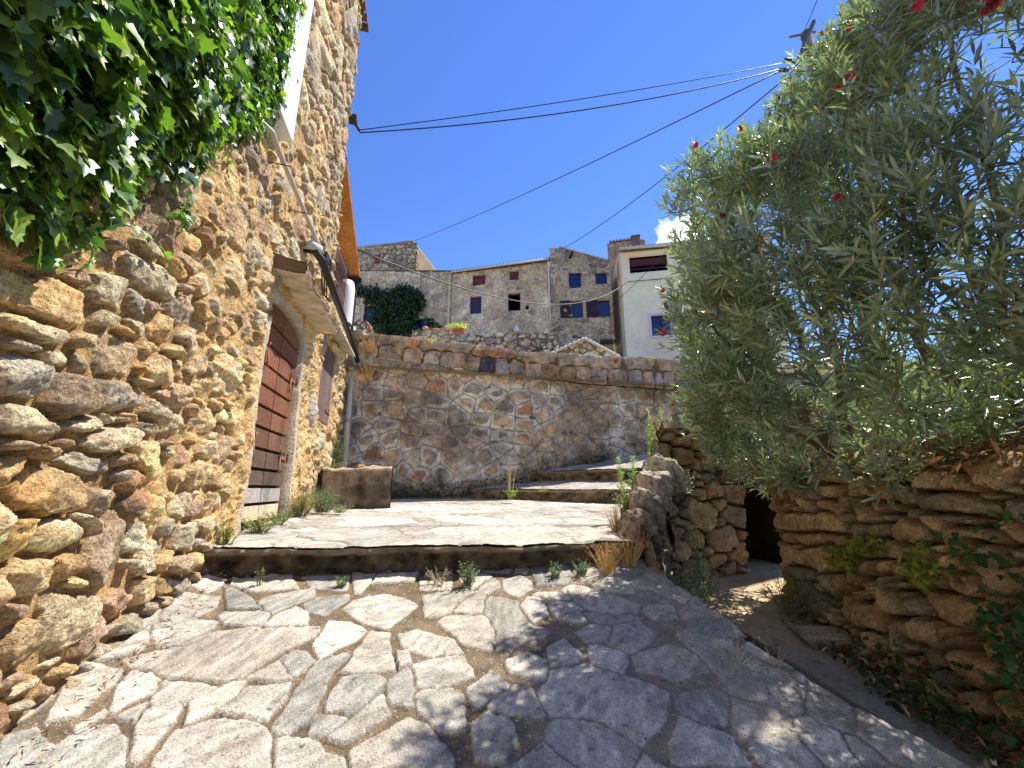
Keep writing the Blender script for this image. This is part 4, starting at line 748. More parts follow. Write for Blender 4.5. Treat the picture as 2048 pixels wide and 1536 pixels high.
# cream house
h = house_thing('smooth cream rendered house at the right with an open dark loggia', 1300, 23.5, 700)
cvE, R = facade(h, xy(1246, 24), xy(1560, 22.4), [(1238, 504), (1345, 494), (1560, 474)], 715, [(1259, 509, 1336, 543), (1303, 630, 1342, 671)], 77, base=(255, 228, 196), res=.12, stain=0)
u0, z0, u1, z1 = R[0]; mb = MB(); cbox(mb, cvE, u0, u1, -.215, -.20, z0, z1, (0, 0, 0)); lg = mb.build('loggia', M_dark, h)  # flat black sheet paints the deep shade inside the loggia
for i in range(2): mb = MB(); cbox(mb, cvE, u0, u1, -.15, -.11, z0+.25+i*.28, z0+.31+i*.28, lin((60, 36, 36))); mb.build('rail', M_metal, lg)
mb = MB()
n = 22; V = []; 
for i in range(n*2+1): uu_ = u0+(u1-u0)*i/(n*2); V += [tuple(cvE(np.array(uu_), -.19, z1-.12-.08*(i % 2)*1.)), tuple(cvE(np.array(uu_), -.19, z1-.62-.06*(i % 2)))]
mb.add(V, [(2*i, 2*i+2, 2*i+3, 2*i+1) for i in range(n*2)], lin((82, 34, 34))); mb.build('ceiling_sheet', M_plain, lg)
window(h, cvE, R[1], (28, 34, 60), 'glass', (206, 206, 226), bars=0, mull=1)
cvF, RF = facade(h, xy(1226, 27.3), xy(1245.8, 24.02), [(1224, 556), (1238, 504)], 715, [], 78, base=(248, 222, 184), res=.12, stain=0, name='side_wall')
for (a_, b_, c_, d_) in ((1234, 527, 1237, 560), (1230, 563, 1234, 592)):
    mb = MB(); qa = cvF.pix(a_, b_, 0); qb = cvF.pix(c_, d_, 0); cbox(mb, cvF, qa[0], qb[0]+.3, 0, .012, min(qa[1], qb[1]), max(qa[1], qb[1]), lin((176, 142, 92))); mb.build('niche', M_plain, h)
tiles(h, cvE, [(1238, 503), (1560, 473)], 4, .12, (188, 178, 168), over=.3); ta, tb = cvE.pix(1236, 504, 0), cvE.pix(1560, 474, 0); mb = MB(); mb.tube([cvE(np.array(ta[0]), .38, ta[1]), cvE(np.array(tb[0]), .38, tb[1])], .08, 8, lin((214, 210, 204))); mb.build('gutter', M_plain, h)
core(h, cvE, 5, cvE.pix(1250, 506, 0)[1], 3.5, (214, 196, 160), u0=.3); cable_end = cvE.pix(1255, 563, 0)
# glass awning
mb = MB(); qa, qb = cvC.pix(1199, 690, 0), cvC.pix(1233, 690, 0); cbox(mb, cvC, qa[0], qb[0], .1, .9, qa[1], qa[1]+.07, lin((70, 76, 78))); cbox(mb, cvC, qa[0], qa[0]+.06, .0, .95, qa[1]+.07, qa[1]+.11, lin((40, 40, 40))); tag(mb.build('awning', M_metal), 'small grey awning between the dark house and the cream house', 'awning')
# shed with a gable below
h = thing('shed', 'small stone shed with a white edged gable just above the retaining wall', 'shed', tuple(at(1165, 715, 15)))
cvG, _ = facade(h, xy(1093, 15.2), xy(1240, 14.6), [(1093, 714), (1115, 705), (1169, 679), (1232, 711), (1240, 716)], 735, [], 79, .7, res=.035, sizes=(.11, .08, .05), mortar=(150, 130, 104), relief=.03, rough=1.)
for (x0, y0, x1, y1) in ((1093, 713, 1169, 678), (1169, 678, 1240, 715)):
    a_, b_ = cvG.pix(x0, y0, 0), cvG.pix(x1, y1, 0); mb = MB(); n = 9
    for i in range(n): f0, f1 = i/n, (i+.92)/n; mb.tube([cvG(np.array(a_[0]+(b_[0]-a_[0])*f), .08, a_[1]+(b_[1]-a_[1])*f) for f in (f0, f1)], .055, 8, lin((226, 216, 204)))
    mb.build('verge_tiles', M_plain, h)
    mb = MB(); mb.hexa([tuple(cvG(np.array(q_[0]), o, q_[1]+dz)) for dz in (-.03, .02) for q_, o in ((a_, .0), (b_, .0), (b_, -3), (a_, -3))], lin((150, 100, 76))); mb.build('roof', M_far, h)
# terrace walls
for (x0, x1, Y0, Y1, top, sd, lab) in ((828, 989, 20, 19.6, [(828, 660), (870, 662), (989, 672)], 81, 'grey mossy terrace wall carrying flower pots below the creeper'), (988, 1115, 18.9, 18.5, [(988, 667), (1050, 666), (1115, 668)], 82, 'rubble terrace wall in front of the long grey house'), (690, 745, 17, 16.8, [(690, 636), (705, 637), (735, 646), (745, 652)], 83, 'little rubble garden wall capped with orange tiles behind the downpipe')):
    t_ = thing('terrace_wall', lab, 'wall', tuple(at((x0+x1)/2, 700, Y0)), 'terrace walls')
    cvT, _ = facade(t_, xy(x0, Y0), xy(x1, Y1), top, 712, [], sd, .6, res=.04, sizes=(.15, .10, .06), mortar=(120, 106, 90), relief=.04, stain=.5, rough=1.3)
    mb = MB(); cbox(mb, cvT, .02, cvT.L-.02, -.4, -.1, 3, cvT.pix(x1-2, top[-1][1]+2, 0)[1]-.03, lin((120, 106, 90))); mb.build('wall_core', M_far, t_)
    if sd == 83:
        for i in range(7): q_ = cvT.pix(733+i*2.2, 645+i*2.6, 0); mb = MB(); mb.tube([cvT(np.array(q_[0]), .12, q_[1]), cvT(np.array(q_[0]), -.15, q_[1]+.02)], .035, 8, lin((186, 120, 90))); mb.build('cap_tile', M_far, t_)
    if sd == 81:
        cvT1 = cvT
mb = MB(); qa, qb = cvT1.pix(915, 691, 0), cvT1.pix(936, 686, 0); cbox(mb, cvT1, qa[0], qb[0], .06, .09, qa[1], qb[1], lin((220, 220, 222)))
for i in range(5): f = .18+i*.13; u_ = qa[0]+(qb[0]-qa[0])*f; cbox(mb, cvT1, u_, u_+.035, .09, .093, qa[1]+.04, qb[1]-.03, lin((120, 120, 126)))
tag(mb.build('name_plate', M_plain), 'small white name plate fixed to the mossy terrace wall', 'sign')
for i, (x_, lab) in enumerate(((849, 'round pink pot on the mossy terrace wall, nearest the red shutter'), (871, 'low pink shell shaped pot, middle one on the terrace wall'), (892, 'round pink pot beside the yellow flower box'))):
    q_ = cvT1.pix(x_, 659+i*1.2, 0); p = cvT1(np.array(q_[0]), -.12, q_[1]); prof = [(.01, 0), (.11, .01), (.15, .08), (.13, .17), (.07, .2), (.01, .2)] if i != 1 else [(.01, 0), (.1, .0), (.18, .06), (.15, .10), (.01, .09)]
    mb = MB(); N_ = 12; V = [(p[0]+r_*math.cos(k*6.283/N_), p[1]+r_*math.sin(k*6.283/N_), p[2]+z_) for r_, z_ in prof for k in range(N_)]; mb.add(V, [(a_*N_+k, a_*N_+(k+1) % N_, (a_+1)*N_+(k+1) % N_, (a_+1)*N_+k) for a_ in range(len(prof)-1) for k in range(N_)], lin((222, 150, 120))); tag(mb.build('flower_pot', M_plain, None, True), lab, 'pot', 'pots on the terrace wall')
# white shape against the long house
mb = MB(); q_ = cvB.pix(1035, 668, 0); 
V = [tuple(cvB(np.array(q_[0]+a_), .5+o_, q_[1]+b_)) for o_ in (0, .06) for a_, b_ in ((-.14, 0), (.14, 0), (.14, .2), (.08, .33), (0, .38), (-.08, .33), (-.14, .2))]
mb.add(V, [tuple(range(7)), tuple(range(13, 6, -1))]+[(i, 7+i, 7+(i+1) % 7, (i+1) % 7) for i in range(7)], lin((226, 226, 232))); tag(mb.build('stone_marker', M_plain), 'small white arched marker in front of the long grey house', 'marker')

# ================================================================== PLANTS
def leaves(pos, dr, nrm, L, W, fold=.25, bend=.15, col=None, kind='lance'):
    """pos,dr,nrm (N,3); L,W (N,) -> verts, faces, colours"""
    dr = dr/np.linalg.norm(dr, axis=1, keepdims=True); sd = np.cross(dr, nrm); sd /= np.linalg.norm(sd, axis=1, keepdims=True)+1e-9; up = np.cross(sd, dr)
    L = L[:, None]; W = W[:, None]; N_ = len(pos)
    if kind == 'lance':
        pts = [(0, 0, 0), (.28, -.42, 1), (.28, 0, 0), (.28, .42, 1), (.65, -.40, 1), (.65, 0, 0), (.65, .40, 1), (1, 0, 0)]; fc = [(0, 2, 1), (0, 3, 2), (1, 2, 5, 4), (2, 3, 6, 5), (4, 5, 7), (5, 6, 7)]
    elif kind == 'ivy':
        pts = [(.0, 0, 0), (-.12, .28, .3), (.10, .52, .6), (.34, .30, .4), (.62, .34, .5), (.66, .14, .2), (1, 0, 0), (.66, -.14, .2), (.62, -.34, .5), (.34, -.30, .4), (.10, -.52, .6), (-.12, -.28, .3), (.35, 0, 0)]
        fc = [(12, i, i+1) for i in range(11)]+[(12, 11, 0)]
    else:
        pts = [(0, 0, 0), (.45, -.5, .5), (1, 0, 0), (.45, .5, .5), (.45, 0, 0)]; fc = [(0, 4, 1), (1, 4, 2), (4, 3, 2), (0, 3, 4)]
    V = np.zeros((N_, len(pts), 3))
    for k, (a, b, c_) in enumerate(pts):
        V[:, k] = pos+dr*L*a+sd*W*b+up*(abs(b)*W*fold*(1 if c_ else 0))-up*(a*a*L*bend)
    sizes = np.tile([len(f) for f in fc], N_); flat = np.concatenate([np.array(f) for f in fc]); F_ = (np.arange(N_)[:, None]*len(pts)+flat[None]).ravel()
    C = np.repeat(col[:, None, :], len(pts), 1); 
    if kind == 'lance':
        for k in (2, 5): C[:, k] *= 1.35
    return V.reshape(-1, 3), F_, sizes, C.reshape(-1, 3)
def leaf_obj(name, mat, parent, *a, **k):
    V, F_, s_, C = leaves(*a, **k); return link_mesh(name, V, F_, mat, parent, np.clip(C, .003, .9), True, s_)
def unit(v): return v/(np.linalg.norm(v, axis=-1, keepdims=True)+1e-9)
# ---- oleander
EL_ = [((3.02, 3.15, 1.5), (1.72, 1.15, 1.6)), ((3.2, 2.2, 1.6), (1.3, 1.2, 1.8)), ((4.3, 3.3, 3.2), (1.6, 1.5, 1.6)), ((4.7, 4.9, 1.9), (1.3, 1.2, 1.8)), ((2.75, 1.35, .9), (.85, .75, 1.1)), ((2.65, 3.75, .7), (1.15, .8, .7)), ((3.75, 2.0, 2.8), (1.3, 1.2, 1.6)), ((3.5, 3.5, .5), (1.7, 1.8, .75))]
def inhull(P):
    f = np.full(len(P), 9.)
    for c_, r_ in EL_: f = np.minimum(f, np.sqrt((((P-np.array(c_))/np.array(r_))**2).sum(1)))
    return f
def hull_hit(x, y, f0=.96):
    r_ = ray(x, y)
    for t in np.arange(.6, 8, .02):
        if inhull((r_*t)[None])[0] < f0: return r_*t
    return None
rg = np.random.default_rng(77)
ole = thing('oleander', 'huge oleander bush with red flowers overhanging the dry stone wall on the right', 'shrub', (3.1, 3.3, .1))
tg = []
NTW = 6600
while len(tg) < NTW:
    P = rg.uniform((1.0, .4, -.1), (5.6, 6.2, 5.4), (4000, 3)); f = inhull(P); wob = 1+.16*fbm(P[:, 0]*1.7+P[:, 2], P[:, 1]*1.7+P[:, 2]*1.3, 4, 3)*2
    ok = (f < wob) & (rg.random(4000) < np.clip((f-.6)*2.8, .04, 1)*np.clip(1.05-1.1*((P[:, 0]-3.1)*.8+(P[:, 1]-3.4)*.6), np.where((P[:, 2] < 1.5) & (P[:, 1] < 3.9), .8, .04), 1)) & (P[:, 2] > np.where(P[:, 0] < 2.3, .30+.5*np.clip(2.3-P[:, 0], 0, 1), -.02)) & (fbm(P[:, 0]*2.3+P[:, 2]*1.1, P[:, 1]*2.3-P[:, 2]*1.7, 8, 3) > np.where(P[:, 2] < 1.4, -.25, -.05))
    tg += list(P[ok])
tg = np.array(tg[:NTW])
nodes = []; rad = []; mb = MB(); bases = [np.array(b) for b in ((3.0, 3.7, .05), (3.2, 2.7, .05), (3.1, 4.4, .05), (2.9, 1.9, .02))]
bc = lin((132, 116, 92)); limbs = [(0, (1.75, 3.5, 1.4)), (0, (2.0, 3.6, 2.6)), (0, (2.6, 3.4, 3.6)), (0, (2.2, 4.6, 1.8)), (1, (2.1, 2.4, 1.2)), (1, (2.3, 2.2, 2.8)), (1, (3.2, 2.4, 3.7)), (1, (3.9, 3.0, 4.2)), (2, (3.0, 4.9, 3.0)), (2, (4.4, 4.6, 3.0)), (3, (2.2, 1.5, 1.1)), (3, (2.7, 1.2, 2.2)), (1, (4.2, 2.2, 2.4)), (0, (1.7, 3.9, .75)), (3, (3.4, 1.5, 2.9))]
for bi, e_ in limbs:
    b_ = bases[bi]; e_ = np.array(e_); mid = b_+(e_-b_)*.45+np.array([rg.normal(0, .15), rg.normal(0, .15), .35]); pts = []; n = 14
    for i in range(n+1): t = i/n; p = b_*(1-t)**2+2*mid*t*(1-t)+e_*t*t+rg.normal(0, .025, 3); pts.append(p); nodes.append(p)
    mb.tube(pts, [.032*(1-.62*i/n) for i in range(n+1)], 7, bc*(1+rg.normal(0, .1)))
nodes = list(nodes); order = np.argsort([min(np.linalg.norm(t-b_) for b_ in bases) for t in tg]); NA = np.zeros((24000, 3)); NA[:len(nodes)] = nodes; nn = len(nodes); TD = np.zeros_like(tg)
for k in order:
    t = tg[k]; d = np.linalg.norm(NA[:nn]-t, axis=1)+.6*np.maximum(0, NA[:nn, 2]-t[2]+.05); j = d.argmin(); a = NA[j]; L = np.linalg.norm(t-a)
    m1 = a+(t-a)*.5+np.array([0, 0, -.06*L])+rg.normal(0, .02, 3); TD[k] = t-m1
    if L > .03: mb.tube([a, m1, t], [.0045+.008*min(1, L), .0045+.003*min(1, L), .003], 4, bc*(1+rg.normal(0, .15)), cap=False)
    if nn < 23990: NA[nn] = m1; NA[nn+1] = t; nn += 2
mb.build('branches', M_bark, ole, True)
cen = np.array([3.3, 3.2, 1.0]); td = unit(unit(TD)*.6+unit(tg-cen)*.5+np.array([0, 0, .45])+rg.normal(0, .22, tg.shape)); f = inhull(tg)
pos = []; dr = []; nr = []; Ls = []; Ws = []; cc = []
for i in range(len(tg)):
    d = td[i]; a = unit(np.cross(d, (.3, .2, 1.))); b_ = np.cross(d, a); n = int(rg.integers(4, 8)); sl_ = rg.uniform(.13, .24); ph = rg.uniform(0, 6.28); tone = 1+rg.normal(0, .18); sparse = f[i] < .6
    for k in range(n):
        t = k/(n-1)
        for m in range(3):
            if sparse and rg.random() < .45: continue
            an = ph+k*1.05+m*2.094+rg.normal(0, .18); rad_ = a*math.cos(an)+b_*math.sin(an); th = 1.15-.75*t+rg.normal(0, .13)
            ld = d*math.cos(th)+rad_*math.sin(th)+np.array([0, 0, -.12*(1-t)]); pos.append(tg[i]+d*(sl_*(t-.25))); dr.append(ld); nr.append(d*1.0-rad_*.3+rg.normal(0, .12, 3)); L_ = rg.uniform(.09, .155)*(1-.25*t*t); Ls.append(L_); Ws.append(L_*rg.uniform(.15, .20))
            q_ = rg.random(); c_ = (138, 150, 128) if q_ < .62 else (156, 166, 138) if q_ < .94 else (186, 190, 120) if q_ < .985 else (206, 180, 124)
            cc.append(lin(c_)*tone)
pos, dr, nr = map(np.array, (pos, dr, nr)); print('oleander leaves', len(pos))
leaf_obj('foliage', M_leafo, ole, pos, dr, nr, np.array(Ls), np.array(Ws), fold=.35, bend=.12, col=np.array(cc)); 
def blossom(parent, c_, n, col, seed, size=.02):
    r_ = np.random.default_rng(seed); P = []; Dd = []; Nn = []; tocam = unit(-c_)
    for i in range(n):
        o_ = c_+r_.normal(0, size*.62, 3); ax = unit(tocam+r_.normal(0, .6, 3)+np.array([0, 0, .3])); a = unit(np.cross(ax, (.1, .3, 1.))); b_ = np.cross(ax, a)
        for k in range(5): an = k*1.2566+i; P.append(o_); Dd.append(a*math.cos(an)+b_*math.sin(an)+ax*.35); Nn.append(ax)
    N_ = len(P); return leaf_obj('flower', M_petal, parent, np.array(P), np.array(Dd), np.array(Nn), np.full(N_, size*.95), np.full(N_, size*1.1), fold=.1, bend=.3, col=np.tile(lin(col), (N_, 1))*(1+r_.normal(0, .15, (N_, 1))), kind='oval')
for i, (x, y, n, dead) in enumerate([(1695, 218, 8, 0), (1668, 12, 5, 0), (1738, 8, 6, 0), (1657, 82, 4, 0), (1463, 265, 3, 0), (1416, 318, 3, 0), (1518, 207, 5, 1), (1500, 225, 5, 1), (1319, 606, 4, 0), (1340, 692, 4, 0), (1358, 808, 7, 0), (1449, 471, 3, 1), (1702, 430, 3, 0), (1726, 195, 4, 0), (2003, 68, 6, 0), (2015, 88, 5, 1), (1985, 72, 4, 1), (1590, 342, 2, 0), (1760, 172, 5, 1), (1875, 45, 4, 0), (1494, 714, 2, 0), (1322, 640, 5, 1), (1722, 36, 5, 1), (1730, 74, 4, 0)]):
    if i == 0:
        _d = tg[:, 1]*math.cos(PITCH)+tg[:, 2]*math.sin(PITCH); _px = 1024+F*tg[:, 0]/_d; _py = 768-F*(-tg[:, 1]*math.sin(PITCH)+tg[:, 2]*math.cos(PITCH))/_d
    j_ = (np.hypot(_px-x, _py-y)+9*_d+60*(f < .88)).argmin(); p = tg[j_]+td[j_]*.14
    blossom(ole, p-unit(p)*.10, n+1, (120, 40, 40) if dead else (206, 48, 76), i, .016 if dead else .02)
# ---- ivy on the house
ivy = thing('ivy', 'thick ivy hanging over the upper left of the ochre rubble wall', 'ivy', tuple(lw(2.6, .1, 2.6)))
bp = np.array([lwpix(x, y) for x, y in ((-60, 420), (0, 455), (60, 455), (130, 450), (170, 385), (230, 350), (300, 375), (350, 360), (400, 285), (460, 285), (535, 240), (550, 190), (556, 90), (553, 0))])
P = rg.uniform((.2, .6), (4.0, 6.0), (46000, 2)); lim = np.interp(P[:, 0], bp[:11, 0], bp[:11, 1]); lim = lim+fbm(P[:, 0]*5, P[:, 0]*0, 5, 3)*.25
right = 3.70+.08*fbm(P[:, 1]*4, P[:, 1]*0, 6, 3); thin = np.clip((P[:, 1]-lim)/.5, 0, 1)
ok = (P[:, 1] > lim) & (P[:, 0] < right) & (rg.random(len(P)) < .3+.7*thin) & ((P[:, 0] > 1.2) | (rg.random(len(P)) < .5)) & (fbm(P[:, 0]*3, P[:, 1]*3, 7, 2) > -.45); P = P[ok][:30000]; n = len(P); print('ivy', n)
thick = (.10+.30*np.clip((3.7-P[:, 0])/2, 0, 1)*np.clip((P[:, 1]-np.interp(P[:, 0], bp[:11, 0], bp[:11, 1]))/.7, 0, 1))*(1+.7*fbm(P[:, 0]*2.5, P[:, 1]*2.5, 9, 3)); o_ = .04+thick*rg.random(n)**.6
pos = D*P[:, :1]+NN*(o_+WN)[:, None]+np.array([0, 0, 1])*P[:, 1:]
dr = np.tile(np.array([0, 0, -1.]), (n, 1))*.8+NN*.35+rg.normal(0, .45, (n, 3)); nr = NN*.9+np.array([0, 0, .55])+rg.normal(0, .38, (n, 3))
Ls = rg.uniform(.04, .09, n)*(1.25-.16*np.clip(P[:, 0]-1.5, 0, 2.5)); q_ = rg.random(n); lc = np.where(q_[:, None] < .5, lin((72, 102, 52)), np.where(q_[:, None] < .88, lin((122, 150, 60)), lin((150, 166, 54))))*(1+rg.normal(0, .2, (n, 1)))
leaf_obj('foliage', M_leafi, ivy, pos, dr, nr, Ls, Ls*.95, fold=.18, bend=.2, col=lc, kind='ivy')
mb = MB(); sp = []; sdr = []
for (x0, y0, x1, y1) in ((110, 310, 330, 560), (200, 330, 235, 400), (60, 440, 150, 520), (250, 300, 260, 400), (300, 420, 350, 440), (40, 400, 60, 470), (330, 380, 345, 450), (20, 200, 80, 330), (420, 250, 440, 350), (500, 180, 520, 290), (150, 360, 160, 480), (560, 150, 585, 230)):
    a = np.array(lwpix(x0, y0)); b_ = np.array(lwpix(x1, y1)); pts = []; m = 12
    for i in range(m+1): t = i/m; q2 = a+(b_-a)*t; pts.append(lw(q2[0]+.02*math.sin(t*9), .14-.08*t+.02*math.sin(t*7+x0), q2[1]+.02*math.sin(t*11))); sp += [pts[-1]]*2; sdr += [b_-a]*2
    mb.tube(pts, .003, 4, lin((150, 138, 90)))
for i in range(30): a = rg.uniform(1.4, 3.3); z_ = rg.uniform(3.2, 5.0); mb.tube([lw(a+.3*t+rg.normal(0, .02), .08+.04*math.sin(t*4), z_-t*.8+rg.normal(0, .02)) for t in np.linspace(0, 1, 6)], .005, 4, lin((110, 92, 62)))
mb.build('stems', M_bark, ivy); sp = np.array(sp)+rg.normal(0, .012, (len(sp), 3)); n = len(sp); Ls = rg.uniform(.02, .055, n)
leaf_obj('hanging_leaves', M_leafi, ivy, sp, np.array([0, 0, -.6])+rg.normal(0, .5, (n, 3)), NN+np.array([0, 0, .6])+rg.normal(0, .3, (n, 3)), Ls, Ls, fold=.15, bend=.2, col=np.tile(lin((112, 146, 66)), (n, 1))*(1+rg.normal(0, .2, (n, 1))), kind='ivy')
# ---- creeper on the low house
crp = thing('creeper', 'large dark green creeper covering the wall of the flat topped house', 'creeper', tuple(at(800, 672, 26.6)))
pp = []; 
for (x0, y0, rx, ry, n) in ((800, 625, 40, 44, 1500), (835, 605, 18, 22, 420), (770, 640, 26, 32, 600), (740, 585, 34, 9, 240), (812, 585, 26, 14, 300), (870, 652, 14, 4, 60), (815, 665, 34, 12, 500), (712, 580, 16, 6, 60), (748, 600, 18, 14, 160), (860, 645, 10, 8, 40)):
    an = rg.uniform(0, 6.28, n); rr_ = np.sqrt(rg.random(n)); 
    for x, y in zip(x0+rx*rr_*np.cos(an), y0+ry*rr_*np.sin(an)): q2 = cvA.pix(x, y, 0); pp.append(cvA(np.array(q2[0]), rg.uniform(.04, .55), q2[1]))
pp = np.array(pp); n = len(pp); leaf_obj('foliage', M_leafi, crp, pp, rg.normal(0, .6, (n, 3))+np.array([0, -.3, -.6]), rg.normal(0, .5, (n, 3))+np.array([0, -.8, .7]), rg.uniform(.16, .3, n), rg.uniform(.14, .26, n), fold=.15, bend=.2, col=np.tile(lin((52, 78, 44)), (n, 1))*(1+rg.normal(0, .3, (n, 1))), kind='oval')
mb = MB(); q2 = cvA.pix(800, 672, 0)
for dx in (-1.2, -.4, .5, 1.1): mb.tube([cvA(np.array(q2[0]), .1, q2[1]-.6), cvA(np.array(q2[0]+dx*.5), .1, q2[1]+1), cvA(np.array(q2[0]+dx), .1, q2[1]+2.4)], .03, 5, lin((90, 76, 56)))
mb.build('stems', M_bark, crp)

# ---- small plants
def plant(label, base, H, nst, spread, L, W, per, col, stem=(120, 120, 80), cat='weed', kind='oval', lean=(0, 0), name='weed', group=None, seed=None, start=.15, up=.5, var=.2, curl=.15, stem_r=.0022):
    r_ = np.random.default_rng(abs(hash(label)) % 9999 if seed is None else seed); base = np.array(base, float); t_ = thing(name, label, cat, tuple(base), group); mb = MB(); P = []; Dd = []; Nn = []; Ls_ = []; C_ = []
    for i in range(nst):
        an = r_.uniform(0, 6.28); sp_ = spread*r_.random()**.7; h_ = H*r_.uniform(.55, 1); b0 = base+np.array([math.cos(an), math.sin(an), 0])*sp_*.25; e_ = base+np.array([math.cos(an)*sp_+lean[0]*h_, math.sin(an)*sp_+lean[1]*h_, h_]); md = (b0+e_)/2+np.array([0, 0, h_*curl])+r_.normal(0, h_*.05, 3)
        pt = lambda t: b0*(1-t)**2+2*md*t*(1-t)+e_*t*t
        mb.tube([pt(t) for t in np.linspace(0, 1, 6)], [stem_r*(1.2-.7*t) for t in np.linspace(0, 1, 6)], 4, lin(stem)*(1+r_.normal(0, .1)), cap=False)
        for k in range(per):
            t = start+(1-start)*(k+r_.random())/per; p = pt(t); a2 = r_.uniform(0, 6.28); P.append(p); Dd.append((math.cos(a2), math.sin(a2), up+r_.normal(0, .25))); Nn.append(np.array([0, 0, 1])+r_.normal(0, .4, 3)-.3*unit(p)); Ls_.append(L*r_.uniform(.6, 1.2)*(1.1-.5*t)); C_.append(lin(col)*(1+r_.normal(0, var)))
    mb.build('stems', M_bark, t_)
    if per: Ls_ = np.array(Ls_); leaf_obj('leaves', M_leaf, t_, np.array(P), np.array(Dd), np.array(Nn), Ls_, Ls_*W/L, fold=.15, bend=.25, col=np.array(C_), kind=kind)
    return t_
G1, G2, G3, DRY, PALE = (104, 128, 66), (132, 140, 78), (120, 136, 108), (206, 178, 124), (176, 188, 132)
def lg(s_, o=.1): p = lw(s_, o, 0); p[2] = -.455+.06*(p[1]-3.4)+.02; return p
WG = 'weeds along the foot of the house wall'
plant('tiny green weed left of the door foot', lg(3.9), .20, 26, .14, .035, .02, 7, G2, group=WG, seed=1)
plant('yellow green weed patch under the middle of the door sill', lg(4.55, .12), .15, 60, .24, .03, .02, 9, (150, 150, 84), group=WG, seed=2)
plant('green weed at the right end of the door sill', lg(5.1, .12), .14, 40, .18, .03, .02, 9, G2, group=WG, seed=3)
plant('reddish green bushy weed between the door and the concrete block', lg(5.75, .16), .34, 80, .28, .03, .018, 10, (150, 138, 84), group=WG, seed=4)
plant('grey green feathery weed touching the left end of the concrete block', lg(6.15, .32), .36, 100, .34, .03, .012, 12, G3, group=WG, seed=5, kind='lance')
plant('low grey green weed cushion in front of the concrete block', lg(6.05, .55), .14, 40, .22, .03, .012, 10, (136, 148, 120), group=WG, seed=6, kind='lance')
plant('straggly weed hanging over the left top of the concrete block', (-2.85, 6.75, .25), .22, 30, .35, .04, .014, 8, (128, 138, 96), (150, 140, 96), group=WG, seed=7, kind='lance', curl=.3)
plant('leafy creeper climbing behind the grey drainpipe', lw(7.9, .12, .35), .7, 26, .2, .06, .03, 12, (104, 124, 62), group=WG, seed=8)
SG = 'weeds growing at the foot of the first step'
def sb(px_, yy=3.36): 
    p = at(px_, 1130, yy); p[2] = ground_ramp(0, p[1]); return p
plant('thin yellow weed against the left part of the step face', sb(522), .15, 6, .03, .03, .02, 5, G2, group=SG, seed=11)
plant('small green weed left of centre against the step face', sb(686), .09, 12, .06, .025, .018, 6, G1, group=SG, seed=12)
plant('twiggy pale weed in front of the dark step face, just left of the largest', sb(880, 3.42), .14, 16, .12, .022, .014, 6, (150, 142, 110), (180, 160, 120), group=SG, seed=13)
plant('largest grey green weed growing at the foot of the step', sb(938, 3.4), .18, 34, .14, .028, .016, 9, G3, group=SG, seed=14)
plant('grey green weed right of centre at the foot of the step', sb(1108, 3.5), .13, 22, .09, .025, .014, 8, G3, group=SG, seed=15)
plant('bushy green weed near the right end of the step face', sb(1163, 3.55), .13, 24, .10, .025, .014, 8, (128, 146, 104), group=SG, seed=16)
DG = 'dry grass around the end of the step'
for i, (x, yy, h_, sp_, n_, lab) in enumerate(((1215, 3.58, .26, .20, 110, 'straw coloured dry grass tuft against the right end of the step'), (1260, 3.72, .28, .18, 110, 'orange straw tuft between the step and the lowest boulder'), (1236, 4.3, .3, .15, 60, 'dry grass standing on the landing beside the boulders'))):
    p = sb(x, yy); p[2] = p[2] if i < 2 else -.42
    plant(lab, p, h_, n_, sp_, .03, .004, 2, DRY, (214, 176, 116), 'dry grass', 'lance', group=DG, seed=20+i, name='dry_grass', stem_r=.0016, curl=.3)
SP = 'tall fleabane spikes by the boulders'
for i, (x, y, Y_, h_, c_, lab) in enumerate(((1306, 925, 5.5, .82, (160, 182, 104), 'tallest light green weed spike at the left end of the passage wall'), (1326, 880, 5.9, .52, (166, 186, 112), 'slim green weed spike behind the passage wall, second from the left'), (1343, 880, 6.0, .44, (160, 180, 110), 'short green weed spike behind the passage wall, third from the left'), (1370, 880, 6.0, .36, (156, 174, 110), 'low green weed spike behind the passage wall beneath the red flower'), (1263, 985, 4.75, .58, (158, 176, 108), 'green weed spike left of the boulders'), (1245, 990, 4.8, .42, (168, 184, 120), 'shorter paler weed spike left of the boulders'))):
    plant(lab, at(x, y, Y_), h_, 1 if i else 2, .05, .085, .014, 130, c_, (150, 160, 90), 'weed', 'lance', group=SP, seed=30+i, start=.05, up=.9, name='weed_spike', stem_r=.005, curl=0)
plant('leafy weeds hugging the left side of the boulders', at(1258, 1040, 4.3), .34, 40, .16, .04, .02, 10, (150, 156, 96), seed=41)
plant('tall dead flower stalk in front of the upper step', at(1018, 1000, 7.35), .82, 5, .16, .05, .012, 10, (190, 170, 110), (196, 178, 124), 'weed', 'lance', seed=42, start=.35, curl=.05, stem_r=.006)
plant('green rosette at the foot of the tall dead stalk', at(1022, 999, 7.3), .18, 20, .14, .06, .03, 8, (150, 168, 72), seed=43)
plant('small yellow weed under the upper step edge', at(1085, 985, 7.6), .08, 20, .14, .03, .02, 6, (178, 160, 80), seed=44)
plant('leafy grey weed clump at the top of the sandy path', (1.55, 3.98, -1.02), .42, 80, .30, .036, .02, 12, (168, 182, 140), seed=45)
plant('tall narrow leaved weed rising from the clump beside the path', (1.66, 4.15, -1.02), .86, 7, .16, .06, .009, 60, (138, 156, 110), (130, 140, 90), 'weed', 'lance', seed=46, start=.3, up=.7, curl=.0, stem_r=.004)
plant('sprawling pale weed on the edge of the ramp by the path', (1.35, 3.75, -.98), .32, 70, .30, .034, .02, 12, (180, 190, 142), seed=47)
